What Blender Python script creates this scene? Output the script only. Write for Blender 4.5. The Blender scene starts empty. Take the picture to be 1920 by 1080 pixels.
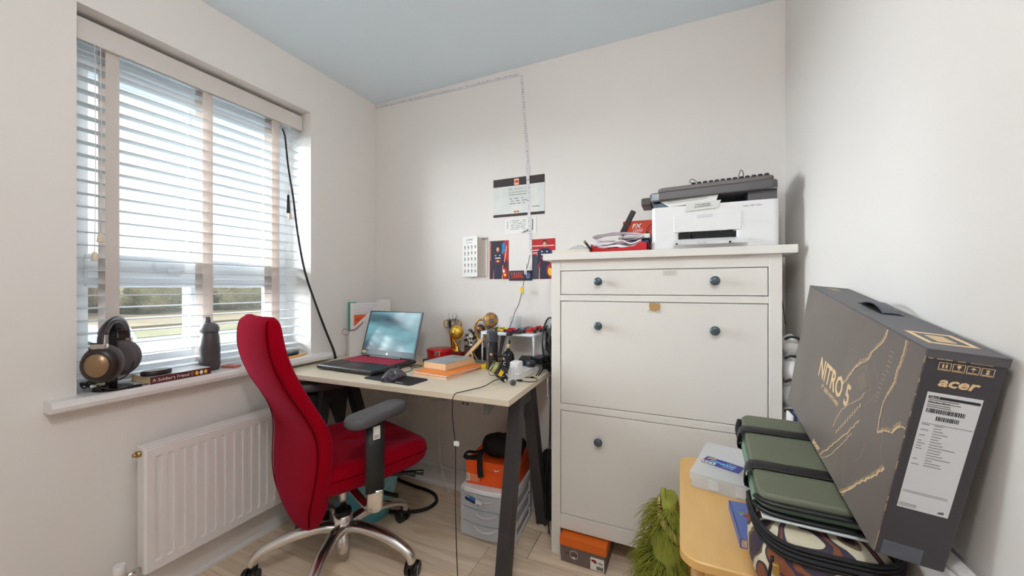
import bpy, math, random
from mathutils import Vector, Matrix, Euler, noise
random.seed(7)
PI = math.pi
SC = bpy.context.scene
COL = SC.collection

# ---------------------------------------------------------------- camera, world, lights, exposure
cd = bpy.data.cameras.new('camera'); cam = bpy.data.objects.new('camera', cd); COL.objects.link(cam)
cd.sensor_width = 36; cd.lens = 703 / 1920 * 36; cd.clip_start = .02; cd.clip_end = 200
cam.location = (0, 0, 1.13); cam.rotation_euler = (PI / 2, 0, math.radians(24.1))
SC.camera = cam
SC.view_settings.view_transform = 'Standard'; SC.view_settings.look = 'None'
SC.view_settings.gamma = 1; SC.view_settings.use_curve_mapping = False
SC.view_settings.exposure = 0.32
SC.cycles.max_bounces = 10; SC.cycles.diffuse_bounces = 6; SC.cycles.transparent_max_bounces = 16
SC.cycles.sample_clamp_indirect = 6

w = bpy.data.worlds.new('overcast_sky'); SC.world = w; w.use_nodes = True
n = w.node_tree; bg = n.nodes['Background']
tc = n.nodes.new('ShaderNodeTexCoord'); nz = n.nodes.new('ShaderNodeTexNoise'); nz.inputs['Scale'].default_value = 2.2
nz.inputs['Detail'].default_value = 4
mp = n.nodes.new('ShaderNodeMapping'); mp.inputs['Scale'].default_value = (1, 1, 3)
cr = n.nodes.new('ShaderNodeValToRGB')
cr.color_ramp.elements[0].position = .3; cr.color_ramp.elements[0].color = (.80, .86, .95, 1)
cr.color_ramp.elements[1].position = .7; cr.color_ramp.elements[1].color = (1, 1, 1, 1)
n.links.new(tc.outputs['Generated'], mp.inputs['Vector']); n.links.new(mp.outputs[0], nz.inputs['Vector'])
n.links.new(nz.outputs[0], cr.inputs[0]); n.links.new(cr.outputs[0], bg.inputs['Color'])
bg.inputs['Strength'].default_value = 1.5

def area(name, loc, size, power, color, rot=(0, 0, 0), shape='DISK'):
    l = bpy.data.lights.new(name, 'AREA'); l.shape = shape; l.size = size; l.energy = power; l.color = color
    o = bpy.data.objects.new(name, l); COL.objects.link(o); o.location = loc; o.rotation_euler = rot; return o
# the room's ceiling lamp, above and behind the camera
def bulb(name, loc, r, power, color):
    l = bpy.data.lights.new(name, 'POINT'); l.shadow_soft_size = r; l.energy = power; l.color = color
    o = bpy.data.objects.new(name, l); COL.objects.link(o); o.location = loc; return o
bulb('ceiling_lamp_bulb', (-.06, -.04, 2.03), .06, 20.5, (1, .985, .96))
# added low, wide sun lamp: extra daylight fill from the window side
sl_ = bpy.data.lights.new('daylight_fill_sun', 'SUN'); sl_.energy = 33.0; sl_.angle = math.radians(64); sl_.color = (.88, .95, 1)
so_ = bpy.data.objects.new('daylight_fill_sun', sl_); COL.objects.link(so_)
so_.rotation_euler = Vector((1, .46, -.05)).to_track_quat('-Z', 'Y').to_euler()

# ---------------------------------------------------------------- materials
def lin(c):
    c = [x / 255 for x in c]
    return tuple(x / 12.92 if x <= .04045 else ((x + .055) / 1.055) ** 2.4 for x in c) + (1,)
MATS = {}
def mat(name, rgb=None, rough=.5, metal=0, var=None, bump=None, spec=.5, trans=0, alpha=1, emit=None, sheen=0, coat=0, ior=1.45, stretch=(1, 1, 1), rnd=0):
    if name in MATS: return MATS[name]
    m = bpy.data.materials.new(name); MATS[name] = m; m.use_nodes = True
    t = m.node_tree; b = t.nodes['Principled BSDF']
    b.inputs['Base Color'].default_value = lin(rgb); b.inputs['Roughness'].default_value = rough
    b.inputs['Metallic'].default_value = metal; b.inputs['Specular IOR Level'].default_value = spec
    b.inputs['Transmission Weight'].default_value = trans; b.inputs['Alpha'].default_value = alpha
    b.inputs['IOR'].default_value = ior
    b.inputs['Sheen Weight'].default_value = sheen; b.inputs['Coat Weight'].default_value = coat
    if emit: b.inputs['Emission Color'].default_value = lin(emit[0]); b.inputs['Emission Strength'].default_value = emit[1]
    if var or bump or rnd:
        c = t.nodes.new('ShaderNodeTexCoord'); mp = t.nodes.new('ShaderNodeMapping'); mp.inputs['Scale'].default_value = stretch
        t.links.new(c.outputs['Object'], mp.inputs['Vector'])
        vec = mp.outputs[0]
        if rnd:
            oi = t.nodes.new('ShaderNodeObjectInfo'); va = t.nodes.new('ShaderNodeVectorMath'); va.operation = 'ADD'
            ms = t.nodes.new('ShaderNodeMath'); ms.operation = 'MULTIPLY'; ms.inputs[1].default_value = 37.7
            t.links.new(oi.outputs['Random'], ms.inputs[0]); t.links.new(vec, va.inputs[0]); t.links.new(ms.outputs[0], va.inputs[1]); vec = va.outputs[0]
    if var:
        n = t.nodes.new('ShaderNodeTexNoise'); n.inputs['Scale'].default_value = var[0]; n.inputs['Detail'].default_value = 5
        n.inputs['Distortion'].default_value = var[3] if len(var) > 3 else 0
        r = t.nodes.new('ShaderNodeValToRGB'); r.color_ramp.elements[0].color = lin(rgb); r.color_ramp.elements[1].color = lin(var[1])
        r.color_ramp.elements[0].position = .5 - var[2] / 2; r.color_ramp.elements[1].position = .5 + var[2] / 2
        t.links.new(vec, n.inputs['Vector']); t.links.new(n.outputs[0], r.inputs[0]); out = r.outputs[0]
        if rnd:
            hs = t.nodes.new('ShaderNodeHueSaturation'); mr = t.nodes.new('ShaderNodeMapRange')
            mr.inputs['To Min'].default_value = 1 - rnd; mr.inputs['To Max'].default_value = 1 + rnd
            t.links.new(oi.outputs['Random'], mr.inputs['Value']); t.links.new(mr.outputs[0], hs.inputs['Value']); t.links.new(out, hs.inputs['Color']); out = hs.outputs[0]
        t.links.new(out, b.inputs['Base Color'])
    if bump:
        n = t.nodes.new('ShaderNodeTexNoise'); n.inputs['Scale'].default_value = bump[0]; n.inputs['Detail'].default_value = 3
        k = t.nodes.new('ShaderNodeBump'); k.inputs['Strength'].default_value = bump[1]; k.inputs['Distance'].default_value = bump[2] if len(bump) > 2 else .002
        t.links.new(vec, n.inputs['Vector']); t.links.new(n.outputs[0], k.inputs['Height']); t.links.new(k.outputs[0], b.inputs['Normal'])
    return m
def glassy(name, rgb, fac):
    m = bpy.data.materials.new(name); m.use_nodes = True; t = m.node_tree; t.nodes.clear()
    o = t.nodes.new('ShaderNodeOutputMaterial'); mx = t.nodes.new('ShaderNodeMixShader'); a = t.nodes.new('ShaderNodeBsdfTransparent'); g = t.nodes.new('ShaderNodeBsdfPrincipled')
    a.inputs[0].default_value = lin([255 - (255 - c) * .25 for c in rgb]); g.inputs['Base Color'].default_value = lin(rgb); g.inputs['Roughness'].default_value = .12
    mx.inputs[0].default_value = fac; t.links.new(a.outputs[0], mx.inputs[1]); t.links.new(g.outputs[0], mx.inputs[2]); t.links.new(mx.outputs[0], o.inputs[0]); MATS[name] = m; return m

wallm = mat('cream_wall_paint', (225, 220, 216), .85, bump=(60, .08), var=(1.5, (228, 224, 220), .6))
ceilm = mat('ceiling_paint', (228, 241, 250), .9)
white_gloss = mat('white_gloss_paint', (228, 224, 223), .3, coat=.2)
upvc = mat('white_upvc', (228, 232, 236), .3)
slatm = mat('blind_slat_white', (208, 213, 216), .45)
tapem = mat('blind_tape_cloth', (228, 220, 215), .9, bump=(300, .2))
_t = tapem.node_tree; _tr = _t.nodes.new('ShaderNodeBsdfTranslucent'); _tr.inputs[0].default_value = lin((236, 226, 220)); _mx = _t.nodes.new('ShaderNodeMixShader'); _mx.inputs[0].default_value = .35
_t.links.new(_t.nodes['Principled BSDF'].outputs[0], _mx.inputs[1]); _t.links.new(_tr.outputs[0], _mx.inputs[2]); _t.links.new(_mx.outputs[0], _t.nodes['Material Output'].inputs[0])
black = mat('black_plastic', (22, 22, 24), .4)
blackm = mat('matt_black', (18, 17, 19), .75)
rubber = mat('black_rubber', (16, 16, 17), .6)
chrome = mat('chrome', (226, 224, 222), .24, metal=1)
gold = mat('gold_plastic', (214, 164, 62), .25, metal=1)
silver = mat('silver_plastic', (200, 200, 200), .2, metal=1)
brass = mat('brass', (188, 160, 110), .3, metal=1)
glass = glassy('window_glass', (244, 250, 250), .06)
clearp = glassy('clear_plastic', (240, 244, 246), .3)
frost = glassy('frosted_plastic', (236, 240, 242), .5)
paper = mat('white_paper', (232, 231, 228), .8)
ink = mat('dark_ink', (55, 52, 55), .8)
greyink = mat('grey_ink', (130, 128, 128), .8)
red = mat('red_plastic', (190, 22, 30), .4)
orange = mat('orange_card', (226, 92, 24), .6)
cabm = mat('cabinet_white_paint', (226, 222, 217), .38, bump=(40, .03))
deskm = mat('desk_birch_laminate', (214, 199, 176), .45, var=(6, (221, 207, 186), .6), stretch=(1, 8, 1))
steel = mat('dark_steel_leg', (52, 49, 52), .5)
darkred = mat('dark_red_plastic', (120, 14, 22), .35)
redfab = mat('red_wool_fabric', (126, 2, 14), 1, spec=0, bump=(900, .6, .001), var=(700, (154, 6, 28), .5), sheen=.16)
redfab.node_tree.nodes['Principled BSDF'].inputs['Sheen Tint'].default_value = (1, .25, .45, 1)
teal = mat('teal_card', (62, 150, 138), .7)
yellow = mat('yellow_plastic', (232, 196, 24), .45)

# ---------------------------------------------------------------- mesh builder
class B:
    def __init__(s): s.v = []; s.f = []; s.mi = []; s.sm = []; s.ms = []; s.c = 0; s.T = Matrix()
    def use(s, m):
        if m not in s.ms: s.ms.append(m)
        s.c = s.ms.index(m); return s
    def at(s, loc=(0, 0, 0), rot=(0, 0, 0), sc=(1, 1, 1)):
        s.T = Matrix.Translation(loc) @ Euler(rot).to_matrix().to_4x4() @ Matrix.Diagonal((*sc, 1)); return s
    def add(s, vs, fs, smooth=False):
        k = len(s.v); s.v += [s.T @ Vector(p) for p in vs]
        for f in fs: s.f.append([i + k for i in f]); s.mi.append(s.c); s.sm.append(smooth)
        return s
    def box(s, x0, x1, y0, y1, z0, z1, b=0):
        if x0 > x1: x0, x1 = x1, x0
        if y0 > y1: y0, y1 = y1, y0
        if z0 > z1: z0, z1 = z1, z0
        b = min(b, (x1 - x0) * .45, (y1 - y0) * .45, (z1 - z0) * .45)
        if b <= 0:
            v = [(x, y, z) for x in (x0, x1) for y in (y0, y1) for z in (z0, z1)]
            return s.add(v, [(0, 1, 3, 2), (4, 6, 7, 5), (0, 4, 5, 1), (2, 3, 7, 6), (0, 2, 6, 4), (1, 5, 7, 3)])
        r = [(x0, y0), (x1, y0), (x1, y1), (x0, y1)]
        def ring(i, z):
            return [(x0 + i + b, y0 + i, z), (x1 - i - b, y0 + i, z), (x1 - i, y0 + i + b, z), (x1 - i, y1 - i - b, z), (x1 - i - b, y1 - i, z), (x0 + i + b, y1 - i, z), (x0 + i, y1 - i - b, z), (x0 + i, y0 + i + b, z)]
        e = b * .999
        rs = [ring(e * .6, z0), ring(0, z0 + b), ring(0, z1 - b), ring(e * .6, z1)]
        return s.rings(rs, smooth=False)
    def rings(s, rs, smooth=True, cap=True, closed=True):
        n = len(rs[0]); v = [p for r in rs for p in r]; f = []
        for i in range(len(rs) - 1):
            for j in range(n if closed else n - 1):
                a = i * n + j; c = i * n + (j + 1) % n; f.append((a, c, c + n, a + n))
        s.add(v, f, smooth)
        if cap:
            k = len(s.v) - len(v)
            s.f.append([k + j for j in range(n)][::-1]); s.mi.append(s.c); s.sm.append(False)
            s.f.append([k + (len(rs) - 1) * n + j for j in range(n)]); s.mi.append(s.c); s.sm.append(False)
        return s
    def cyl(s, p0, p1, r0, r1=None, n=16, cap=True):
        r1 = r0 if r1 is None else r1; p0 = Vector(p0); p1 = Vector(p1); q = (p1 - p0).to_track_quat('Z', 'Y')
        rs = [[p + q @ Vector((r * math.cos(2 * PI * i / n), r * math.sin(2 * PI * i / n), 0)) for i in range(n)] for p, r in ((p0, r0), (p1, r1))]
        return s.rings(rs, True, cap)
    def tube(s, pts, r, n=8, sub=4, flat=1.0, close=False):
        P = [Vector(p) for p in pts]; Q = []
        m = len(P)
        if sub > 1 and m > 2:
            for i in range(m if close else m - 1):
                g = lambda j: P[j % m] if close else P[max(0, min(m - 1, j))]
                a, b, c, d = g(i - 1), g(i), g(i + 1), g(i + 2)
                for k in range(sub):
                    t = k / sub; Q.append(.5 * ((2 * b) + (c - a) * t + (2 * a - 5 * b + 4 * c - d) * t * t + (3 * b - a - 3 * c + d) * t ** 3))
            if not close: Q.append(P[-1])
        else: Q = P
        R = r if callable(r) else (lambda t: r)
        rs = []; L = len(Q); up = None
        for i, p in enumerate(Q):
            d = ((Q[(i + 1) % L] - Q[i - 1]) if close else (Q[min(L - 1, i + 1)] - Q[max(0, i - 1)])).normalized()
            if up is None: up = d.orthogonal().normalized() if abs(d.z) > .9 else Vector((0, 0, 1))
            up = (up - d * up.dot(d)).normalized(); sd = d.cross(up)
            rr = R(i / max(1, L - 1))
            rs.append([p + (up * math.sin(2 * PI * j / n) * flat + sd * math.cos(2 * PI * j / n)) * rr for j in range(n)])
        if close: rs.append(rs[0])
        return s.rings(rs, True, not close)
    def lathe(s, prof, n=24, cap=True):
        return s.rings([[(r * math.cos(2 * PI * i / n), r * math.sin(2 * PI * i / n), z) for i in range(n)] for r, z in prof], True, cap)
    def ball(s, c, r, n=16, m=10):
        c = Vector(c); r = (r, r, r) if not hasattr(r, '__len__') else r
        rs = [[c + Vector((r[0] * math.sin(PI * (k + .02) / (m + .04)) * math.cos(2 * PI * i / n), r[1] * math.sin(PI * (k + .02) / (m + .04)) * math.sin(2 * PI * i / n), -r[2] * math.cos(PI * k / m))) for i in range(n)] for k in range(m + 1)]
        return s.rings(rs, True, True)
    def prism(s, poly, z0, z1, b=0, smooth=False):
        cx = sum(p[0] for p in poly) / len(poly); cy = sum(p[1] for p in poly) / len(poly)
        def sh(k, z):
            o = []
            for x, y in poly:
                L = math.hypot(x - cx, y - cy) or 1; o.append((x - (x - cx) / L * k, y - (y - cy) / L * k, z))
            return o
        rs = [sh(b, z0), sh(0, z0 + b), sh(0, z1 - b), sh(b, z1)] if b else [sh(0, z0), sh(0, z1)]
        return s.rings(rs, smooth)
    def quad(s, a, b, c, d): return s.add([a, b, c, d], [(0, 1, 2, 3)])
    def grid(s, fn, nu, nv, smooth=True, thick=0):
        v = [fn(i / nu, j / nv) for j in range(nv + 1) for i in range(nu + 1)]
        f = [(j * (nu + 1) + i, j * (nu + 1) + i + 1, (j + 1) * (nu + 1) + i + 1, (j + 1) * (nu + 1) + i) for j in range(nv) for i in range(nu)]
        return s.add(v, f, smooth)
    def build(s, name, m=None, parent=None, loc=None, rot=None):
        me = bpy.data.meshes.new(name); me.from_pydata([tuple(p) for p in s.v], [], s.f)
        ms = s.ms if s.ms else [m]
        for x in ms: me.materials.append(x)
        for p, a, b in zip(me.polygons, s.mi, s.sm): p.material_index = min(a, len(ms) - 1); p.use_smooth = b
        me.update()
        o = bpy.data.objects.new(name, me); COL.objects.link(o)
        if parent: o.parent = parent
        if loc: o.location = loc
        if rot: o.rotation_euler = rot
        return o
def rpoly(x0, x1, y0, y1, r, n=5):
    o = []
    for cx, cy, a in ((x1 - r, y0 + r, -PI / 2), (x1 - r, y1 - r, 0), (x0 + r, y1 - r, PI / 2), (x0 + r, y0 + r, PI)):
        for i in range(n + 1): t = a + PI / 2 * i / n; o.append((cx + r * math.cos(t), cy + r * math.sin(t)))
    return o
def thing(name, label, cat, loc=(0, 0, 0), rz=0, group=None, rot=None):
    o = bpy.data.objects.new(name, None); COL.objects.link(o); o.empty_display_size = .05
    o.location = loc; o.rotation_euler = rot if rot else (0, 0, rz); o['label'] = label; o['category'] = cat
    if group: o['group'] = group
    return o
def tag(o, label, cat, group=None):
    o['label'] = label; o['category'] = cat
    if group: o['group'] = group
    return o
def struct(o): o['kind'] = 'structure'; return o
def bx(name, m, p, *a, **k): return B().box(*a, **k).build(name, m, p)
def text(parent, body, m, loc, rot, size, name='lettering', align='LEFT', ext=.0002, shear=0, off=0, sx=1, sy=1, space=1, line=1):
    c = bpy.data.curves.new(name, 'FONT'); c.body = body; c.size = size; c.extrude = ext; c.align_x = align; c.shear = shear; c.offset = off
    c.resolution_u = 2; c.space_character = space; c.space_line = line; c.fill_mode = 'BOTH'
    o = bpy.data.objects.new('tmp_text', c); COL.objects.link(o)
    bpy.context.view_layer.update()
    me = bpy.data.meshes.new_from_object(o.evaluated_get(bpy.context.evaluated_depsgraph_get()))
    bpy.data.objects.remove(o); me.name = name; me.materials.clear(); me.materials.append(m)
    q = bpy.data.objects.new(name, me); COL.objects.link(q); q.parent = parent; q.location = loc; q.rotation_euler = rot; q.scale = (sx, sy, 1)
    return q
RN = (PI / 2, 0, 0)          # text that reads from -Y side
def hw(parent, m, x0, x1, z0, z1, y, rows, name='print_lines', seed=1, dens=.8, h=.35):
    """rows of small printed strokes on a face that looks towards -Y"""
    rd = random.Random(seed); b = B()
    for i in range(rows):
        z = z1 - (z1 - z0) * (i + .5) / rows; x = x0; hh = (z1 - z0) / rows * h
        while x < x1:
            wd = rd.uniform(.02, .08) * (x1 - x0) * 1.5
            if rd.random() < dens: b.box(x, min(x1, x + wd * .8), y - .0003, y, z - hh / 2, z + hh / 2)
            x += wd
    o = b.build(name, m, parent); o['kind'] = 'stuff'; return o

# ================================================================ SETTING
WX, RX, BY, FY, CZ = -1.76, .384, 1.812, -1.5, 2.288
# floor: base and laminate planks
plankm = mat('grey_oak_laminate', (206, 178, 148), .42, var=(4, (246, 228, 206), .55, 1.2), stretch=(.6, 7, 1), bump=(30, .06), rnd=.12)
floor = struct(bx('floor', mat('floor_gap', (48, 38, 30), .9), None, WX - .35, RX + .2, FY - .1, BY + .1, -.05, -.004))
pw = .1925; y = 1.072 - pw * 14; row = 0; pm = {}
while y < BY:
    y1 = min(y + pw, BY + .05); xs = -1.383 - 1.28 + ((row * .53) % 1.28 if row != 14 else 0)
    if row == 15: xs = -.757 - 1.28
    xs -= 1.28 if xs > WX else 0
    while xs < RX:
        a, b_ = max(xs, WX - .02), min(xs + 1.28, RX + .02)
        if b_ - a > .03:
            k = (round(b_ - a, 3), round(y1 - y, 3))
            if k in pm: o = bpy.data.objects.new('plank', pm[k]); COL.objects.link(o); o.parent = floor
            else: o = B().box(0, k[0] - .0022, 0, k[1] - .0022, -.01, 0, .0012).build('plank', plankm, floor); pm[k] = o.data
            o.location = (a, y, 0)
        xs += 1.28
    y += pw; row += 1
# walls
W0, W1, S0, S1 = .526, 1.360, .785, 2.047
b = B(); XO = -2.10
b.box(XO, WX, FY, W0, 0, CZ).box(XO, WX, W1, BY + .1, 0, CZ).box(XO, WX, W0, W1, 0, .752).box(XO, WX, W0, W1, S1, CZ)
struct(b.build('wall_left', wallm))
struct(bx('wall_back', wallm, None, WX - .3, RX + .1, BY, BY + .1, 0, CZ))
struct(bx('wall_right', wallm, None, RX, RX + .1, FY, BY, 0, CZ))
struct(bx('wall_front', wallm, None, WX - .3, RX + .1, FY - .1, FY, 0, CZ))
struct(bx('ceiling', ceilm, None, WX - .34, RX + .1, FY - .1, BY + .1, CZ, CZ + .08))
def skirting(name, x0, x1, y0, y1, ax):
    b = B(); t = .014
    if ax == 'x': b.box(x0, x1, y1 - t, y1, 0, .105, .003).prism([(y1 - t - .016, 0), (y1 - t, 0), (y1 - t, .02), (y1 - t - .006, .018)], 0, 1)
    b = B()
    prof = [(0, 0), (t + .014, 0), (t + .014, .010), (t + .004, .020), (t, .021), (t, .098), (t - .004, .106), (0, .108)]
    if ax == 'back': b.rings([[(x, y1 - p[0], p[1]) for p in prof] for x in (x0, x1)], False)
    elif ax == 'left': b.rings([[(x0 + p[0], y, p[1]) for p in prof] for y in (y0, y1)], False)
    else: b.rings([[(x1 - p[0], y, p[1]) for p in prof] for y in (y0, y1)], False)
    return struct(b.build(name, white_gloss))
skirting('baseboard_back', WX, RX, 0, BY, 'back'); skirting('baseboard_left', WX, 0, FY, BY - .02, 'left'); skirting('baseboard_right', 0, RX, FY, BY - .02, 'right')
# window
win = bpy.data.objects.new('window_1', None); COL.objects.link(win); struct(win)
fx0, fx1 = -2.03, -1.955
for y0_, y1_, z0_, z1_ in ((W0, .612, S0, S1), (1.276, W1, S0, S1), (.612, 1.276, 1.918, S1), (.612, 1.276, .788, .862)):
    bx('window_frame', upvc, win, fx0, fx1, y0_, y1_, z0_, z1_)
bx('transom', upvc, win, fx0 - .004, fx1 + .004, .60, 1.288, 1.132, 1.256, .006)
bx('transom', upvc, win, fx0, fx1 + .016, .60, 1.288, 1.168, 1.236, .006)
bx('glazing_bar', upvc, win, -2.012, -1.985, .932, .947, 1.25, 1.92)
bx('mullion', upvc, win, fx0, fx1, .926, .968, .86, 1.14, .004)
for (a, c, d, e) in ((.612, .932, 1.256, 1.918), (.947, 1.276, 1.256, 1.918), (.612, .926, .862, 1.132), (.968, 1.276, .862, 1.132)):
    bx('pane', glass, win, -2.002, -1.998, a, c, d, e)
h_ = bx('window_handle', upvc, win, -1.945, -1.925, .790, .895, 1.203, 1.236, .005)
B().box(-1.925, -1.905, .825, .868, 1.190, 1.206, .004).cyl((-1.925, .85, 1.222), (-1.922, .85, 1.222), .004).build('handle_latch', upvc, h_)
# window board with a rounded nose
prof = [(-1.99, .752), (-1.706, .752), (-1.698, .757), (-1.694, .7695), (-1.698, .782), (-1.706, .787), (-1.99, .787)]
ws = B().rings([[(p[0], y_, p[1]) for p in prof] for y_ in (W0, W1)], False)
p2 = [(max(p[0], WX), p[1]) for p in prof]
for a, c in ((.457, W0), (W1, 1.438)):
    ws.rings([[(p[0], y_, p[1]) for p in p2] for y_ in (a, c)], False)
ws.build('window_sill', white_gloss, win)

# ---- outside: ground, verge, shrubs and a parked car
OG = -.35
struct(bx('path', mat('pale_paving', (150, 156, 158), .9, var=(2, (134, 142, 142), .5)), None, -14.5, -2.25, -10, 14, OG - .2, OG))
gr = mat('verge_grass', (104, 108, 68), .95, var=(.5, (138, 126, 92), .5), bump=(8, .8, .05))
struct(bx('ground', gr, None, -60, -14.5, -25, 45, OG - .2, OG + .02))
hm = mat('dry_meadow', (142, 124, 92), .95, var=(.8, (112, 102, 76), .5), bump=(6, .8, .05))
struct(bx('meadow_ground', hm, None, -60, -17.6, -25, 60, OG - .1, OG + .12))
shm = [mat('bare_shrub_brown', (134, 116, 100), 1, var=(2.2, (172, 152, 130), .5), bump=(7, 1, .3)), mat('bare_shrub_olive', (134, 130, 98), 1, var=(2.5, (172, 160, 120), .5), bump=(7, 1, .3))]
rd = random.Random(3)
kinds = ['brown leafless shrub in the hedge beyond the meadow seen through the blind', 'olive twiggy shrub in the hedge beyond the meadow seen through the blind']
proto = []
for k in range(2):
    def f(u, v, k=k):
        th = u * 2 * PI; ph = v * PI; d = Vector((math.cos(th) * math.sin(ph), math.sin(th) * math.sin(ph), -math.cos(ph)))
        r = 1 + .35 * noise.noise(d * 2.3 + Vector((k * 9, 0, 0))) + .12 * noise.noise(d * 9 + Vector((k * 5, 0, 3)))
        return (d.x * 1.9 * r, d.y * 2.2 * r, 1.25 + d.z * 1.45 * r)
    me = B().grid(f, 40, 24).build('shrub', shm[k]); proto.append(me)
for i in range(22):
    k = i % 2; o = proto[k] if i < 2 else proto[k].copy()
    if i >= 2: COL.objects.link(o)
    t = i / 21; o.location = (-31.5 + (i % 2) * 3.4 + t * 5, 0 + t * 46, OG - .25); o.rotation_euler.z = rd.uniform(0, 6); s = rd.uniform(.85, 1.05); o.scale = (s * .75, s * .95, s * rd.uniform(.85, 1.05))
    tag(o, kinds[k], 'shrub', ['brown shrubs beyond the meadow', 'olive shrubs beyond the meadow'][k])
car = thing('car', 'white parked car outside the window, seen behind the headphones', 'car', (-9.6, 1.15, OG), math.radians(96))
carm = mat('white_car_paint', (225, 230, 234), .2, coat=.6)
side = [(-2.1, .25), (2.15, .25), (2.2, .55), (2.1, .78), (1.15, .95), (.45, 1.42), (-.8, 1.48), (-1.75, 1.02), (-2.15, .9)]
B().rings([[(p[0], yy, p[1]) for p in side] for yy in (-.88, .88)], False).build('car_body', carm, car)
win_s = [(.98, .97), (.40, 1.36), (-.75, 1.41), (-1.45, 1.02)]
dg = mat('car_glass', (70, 84, 90), .08)
B().rings([[(p[0], yy, p[1]) for p in win_s] for yy in (-.885, .885)], False).build('side_window', dg, car)
B().quad((1.08, -.75, 1.01), (1.08, .75, 1.01), (.5, .68, 1.40), (.5, -.68, 1.40)).build('windscreen', dg, car)
for sx in (-1.35, 1.4):
    for sy in (-.9, .72): B().cyl((sx, sy, .32), (sx, sy + .18, .32), .32, n=24).build('wheel', rubber, car)

# ================================================================ WINDOW FURNITURE
bl = thing('venetian_blind', 'white wooden venetian blind with cloth tapes filling the window recess', 'blind', (-1.86, .943, .79))
def L(o, *p): return (p[0] - o[0], p[1] - o[1], p[2] - o[2])
bo = (-1.86, .943, .79)
def BL(): return B().at((-bo[0], -bo[1], -bo[2]))
BL().box(-1.832, -1.815, .530, 1.354, 1.957, 2.032, .003).build('pelmet', tapem2 := mat('pelmet_white', (212, 206, 201), .5), bl)
BL().box(-1.89, -1.834, .535, 1.350, 1.975, 2.03).build('headrail', slatm, bl)
sl = None; z = 1.932; k = 0
while z > .835:
    if sl is None:
        def fs(u, v): return (-.025 + .05 * u, (v - .5) * .812, .0022 * math.sin(PI * u))
        b = B().box(-.025, .025, -.406, .406, -.0014, .0014, .0012)
        sl = o = b.build('slat', slatm, bl)
    else: o = bpy.data.objects.new('slat', sl.data); COL.objects.link(o); o.parent = bl
    o.location = (0, 0, z - bo[2]); o.rotation_euler = (0, math.radians(2.0), 0); z -= .0436; k += 1
BL().box(-1.885, -1.835, .537, 1.349, .798, .816, .004).build('bottom_rail', slatm, bl)
for (a, c) in ((.616, .652), (.909, .947), (1.201, 1.241)):
    BL().box(-1.8335, -1.8325, a, c, .80, 1.965).build('front_tape', tapem, bl)
    BL().box(-1.8885, -1.8875, a, c, .80, 1.98).build('rear_tape', tapem, bl)
cord = mat('blind_cord', (225, 222, 218), .8); bead = mat('cream_bead', (222, 208, 186), .5)
def pull(y, ztop, zbot, m, name, ln=.028):
    c = BL().tube([(-1.812, y, ztop), (-1.811, y + .002, (ztop + zbot) / 2), (-1.812, y, zbot)], .0011, 5, 3).build('pull_cord', cord, bl)
    BL().at((-.0 - bo[0] - 1.812, y - bo[1], zbot - bo[2] - ln)).lathe([(.0085, 0), (.0095, .002), (.006, ln), (.003, ln + .003)], 12).build(name, m, c)
pull(.597, 1.96, 1.315, bead, 'cord_bead'); pull(.583, 1.96, 1.25, bead, 'cord_bead'); pull(1.282, 1.97, 1.515, bead, 'cord_bead', .034); pull(1.272, 1.96, 1.60, black, 'black_pull', .09)

cb = B().tube([(-1.816, 1.243, 1.928), (-1.816, 1.256, 1.90), (-1.812, 1.262, 1.83), (-1.806, 1.268, 1.74), (-1.795, 1.288, 1.58), (-1.785, 1.302, 1.42), (-1.768, 1.33, 1.22), (-1.742, 1.372, 1.05), (-1.715, 1.41, .91), (-1.690, 1.440, .80), (-1.686, 1.447, .765)], lambda t: .0038 + .0022 * t, 8, 4).build('hanging_cable', rubber)
tag(cb, 'thick black cable hanging from the blind down past the window sill end', 'cable')
B().cyl((-1.686, 1.447, .765), (-1.685, 1.449, .752), .008).build('cable_end', black, cb)

# radiator
Rl = (-1.69, .943, .148); rad = thing('radiator', 'white ribbed panel radiator on the wall under the window', 'radiator', Rl)
Y0, Y1, Z0, Z1 = .653, 1.235, .148, .580; xf = -1.658
ys = [Y0, Y0 + .006]; yy = Y0 + .028; xo = {}
yv = [(Y0, -.006), (Y0 + .006, 0)]
while yy + .03 < Y1 - .02:
    yv += [(yy, 0), (yy + .003, -.010), (yy + .017, -.010), (yy + .021, 0)]; yy += .0333
yv += [(Y1 - .006, 0), (Y1, -.006)]
zv = [(Z0, -.006, 0), (Z0 + .006, 0, 0), (Z0 + .034, 0, 0), (Z0 + .048, 0, 1), (Z1 - .048, 0, 1), (Z1 - .034, 0, 0), (Z1 - .006, 0, 0), (Z1, -.006, 0)]
vs = []; fs_ = []
for (zz, dx, on) in zv:
    for (y_, d) in yv: vs.append((xf + (d * on if d > -.009 and d < 0 and on else (d if (on or (y_ in (Y0, Y1))) else 0)) + dx, y_, zz))
nn = len(yv)
for j in range(len(zv) - 1):
    for i in range(nn - 1): fs_.append((j * nn + i, j * nn + i + 1, (j + 1) * nn + i + 1, (j + 1) * nn + i))
o = B().at((-Rl[0], -Rl[1], -Rl[2])).add(vs, fs_).build('front_panel', white_gloss, rad)
RB = lambda: B().at((-Rl[0], -Rl[1], -Rl[2]))
RB().box(-1.712, xf - .004, Y0, Y1, Z0 + .003, Z1 - .003, .004).build('rear_panel', white_gloss, rad)
RB().box(-1.716, xf - .002, Y0 + .001, Y1, Z1 - .004, Z1 + .004, .003).build('top_grille', white_gloss, rad)
RB().cyl((-1.688, Y0 - .012, .562), (-1.688, Y0 + .004, .562), .011).cyl((-1.688, Y0 - .020, .562), (-1.688, Y0 - .010, .562), .007).build('bleed_plug', brass, rad)
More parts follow.
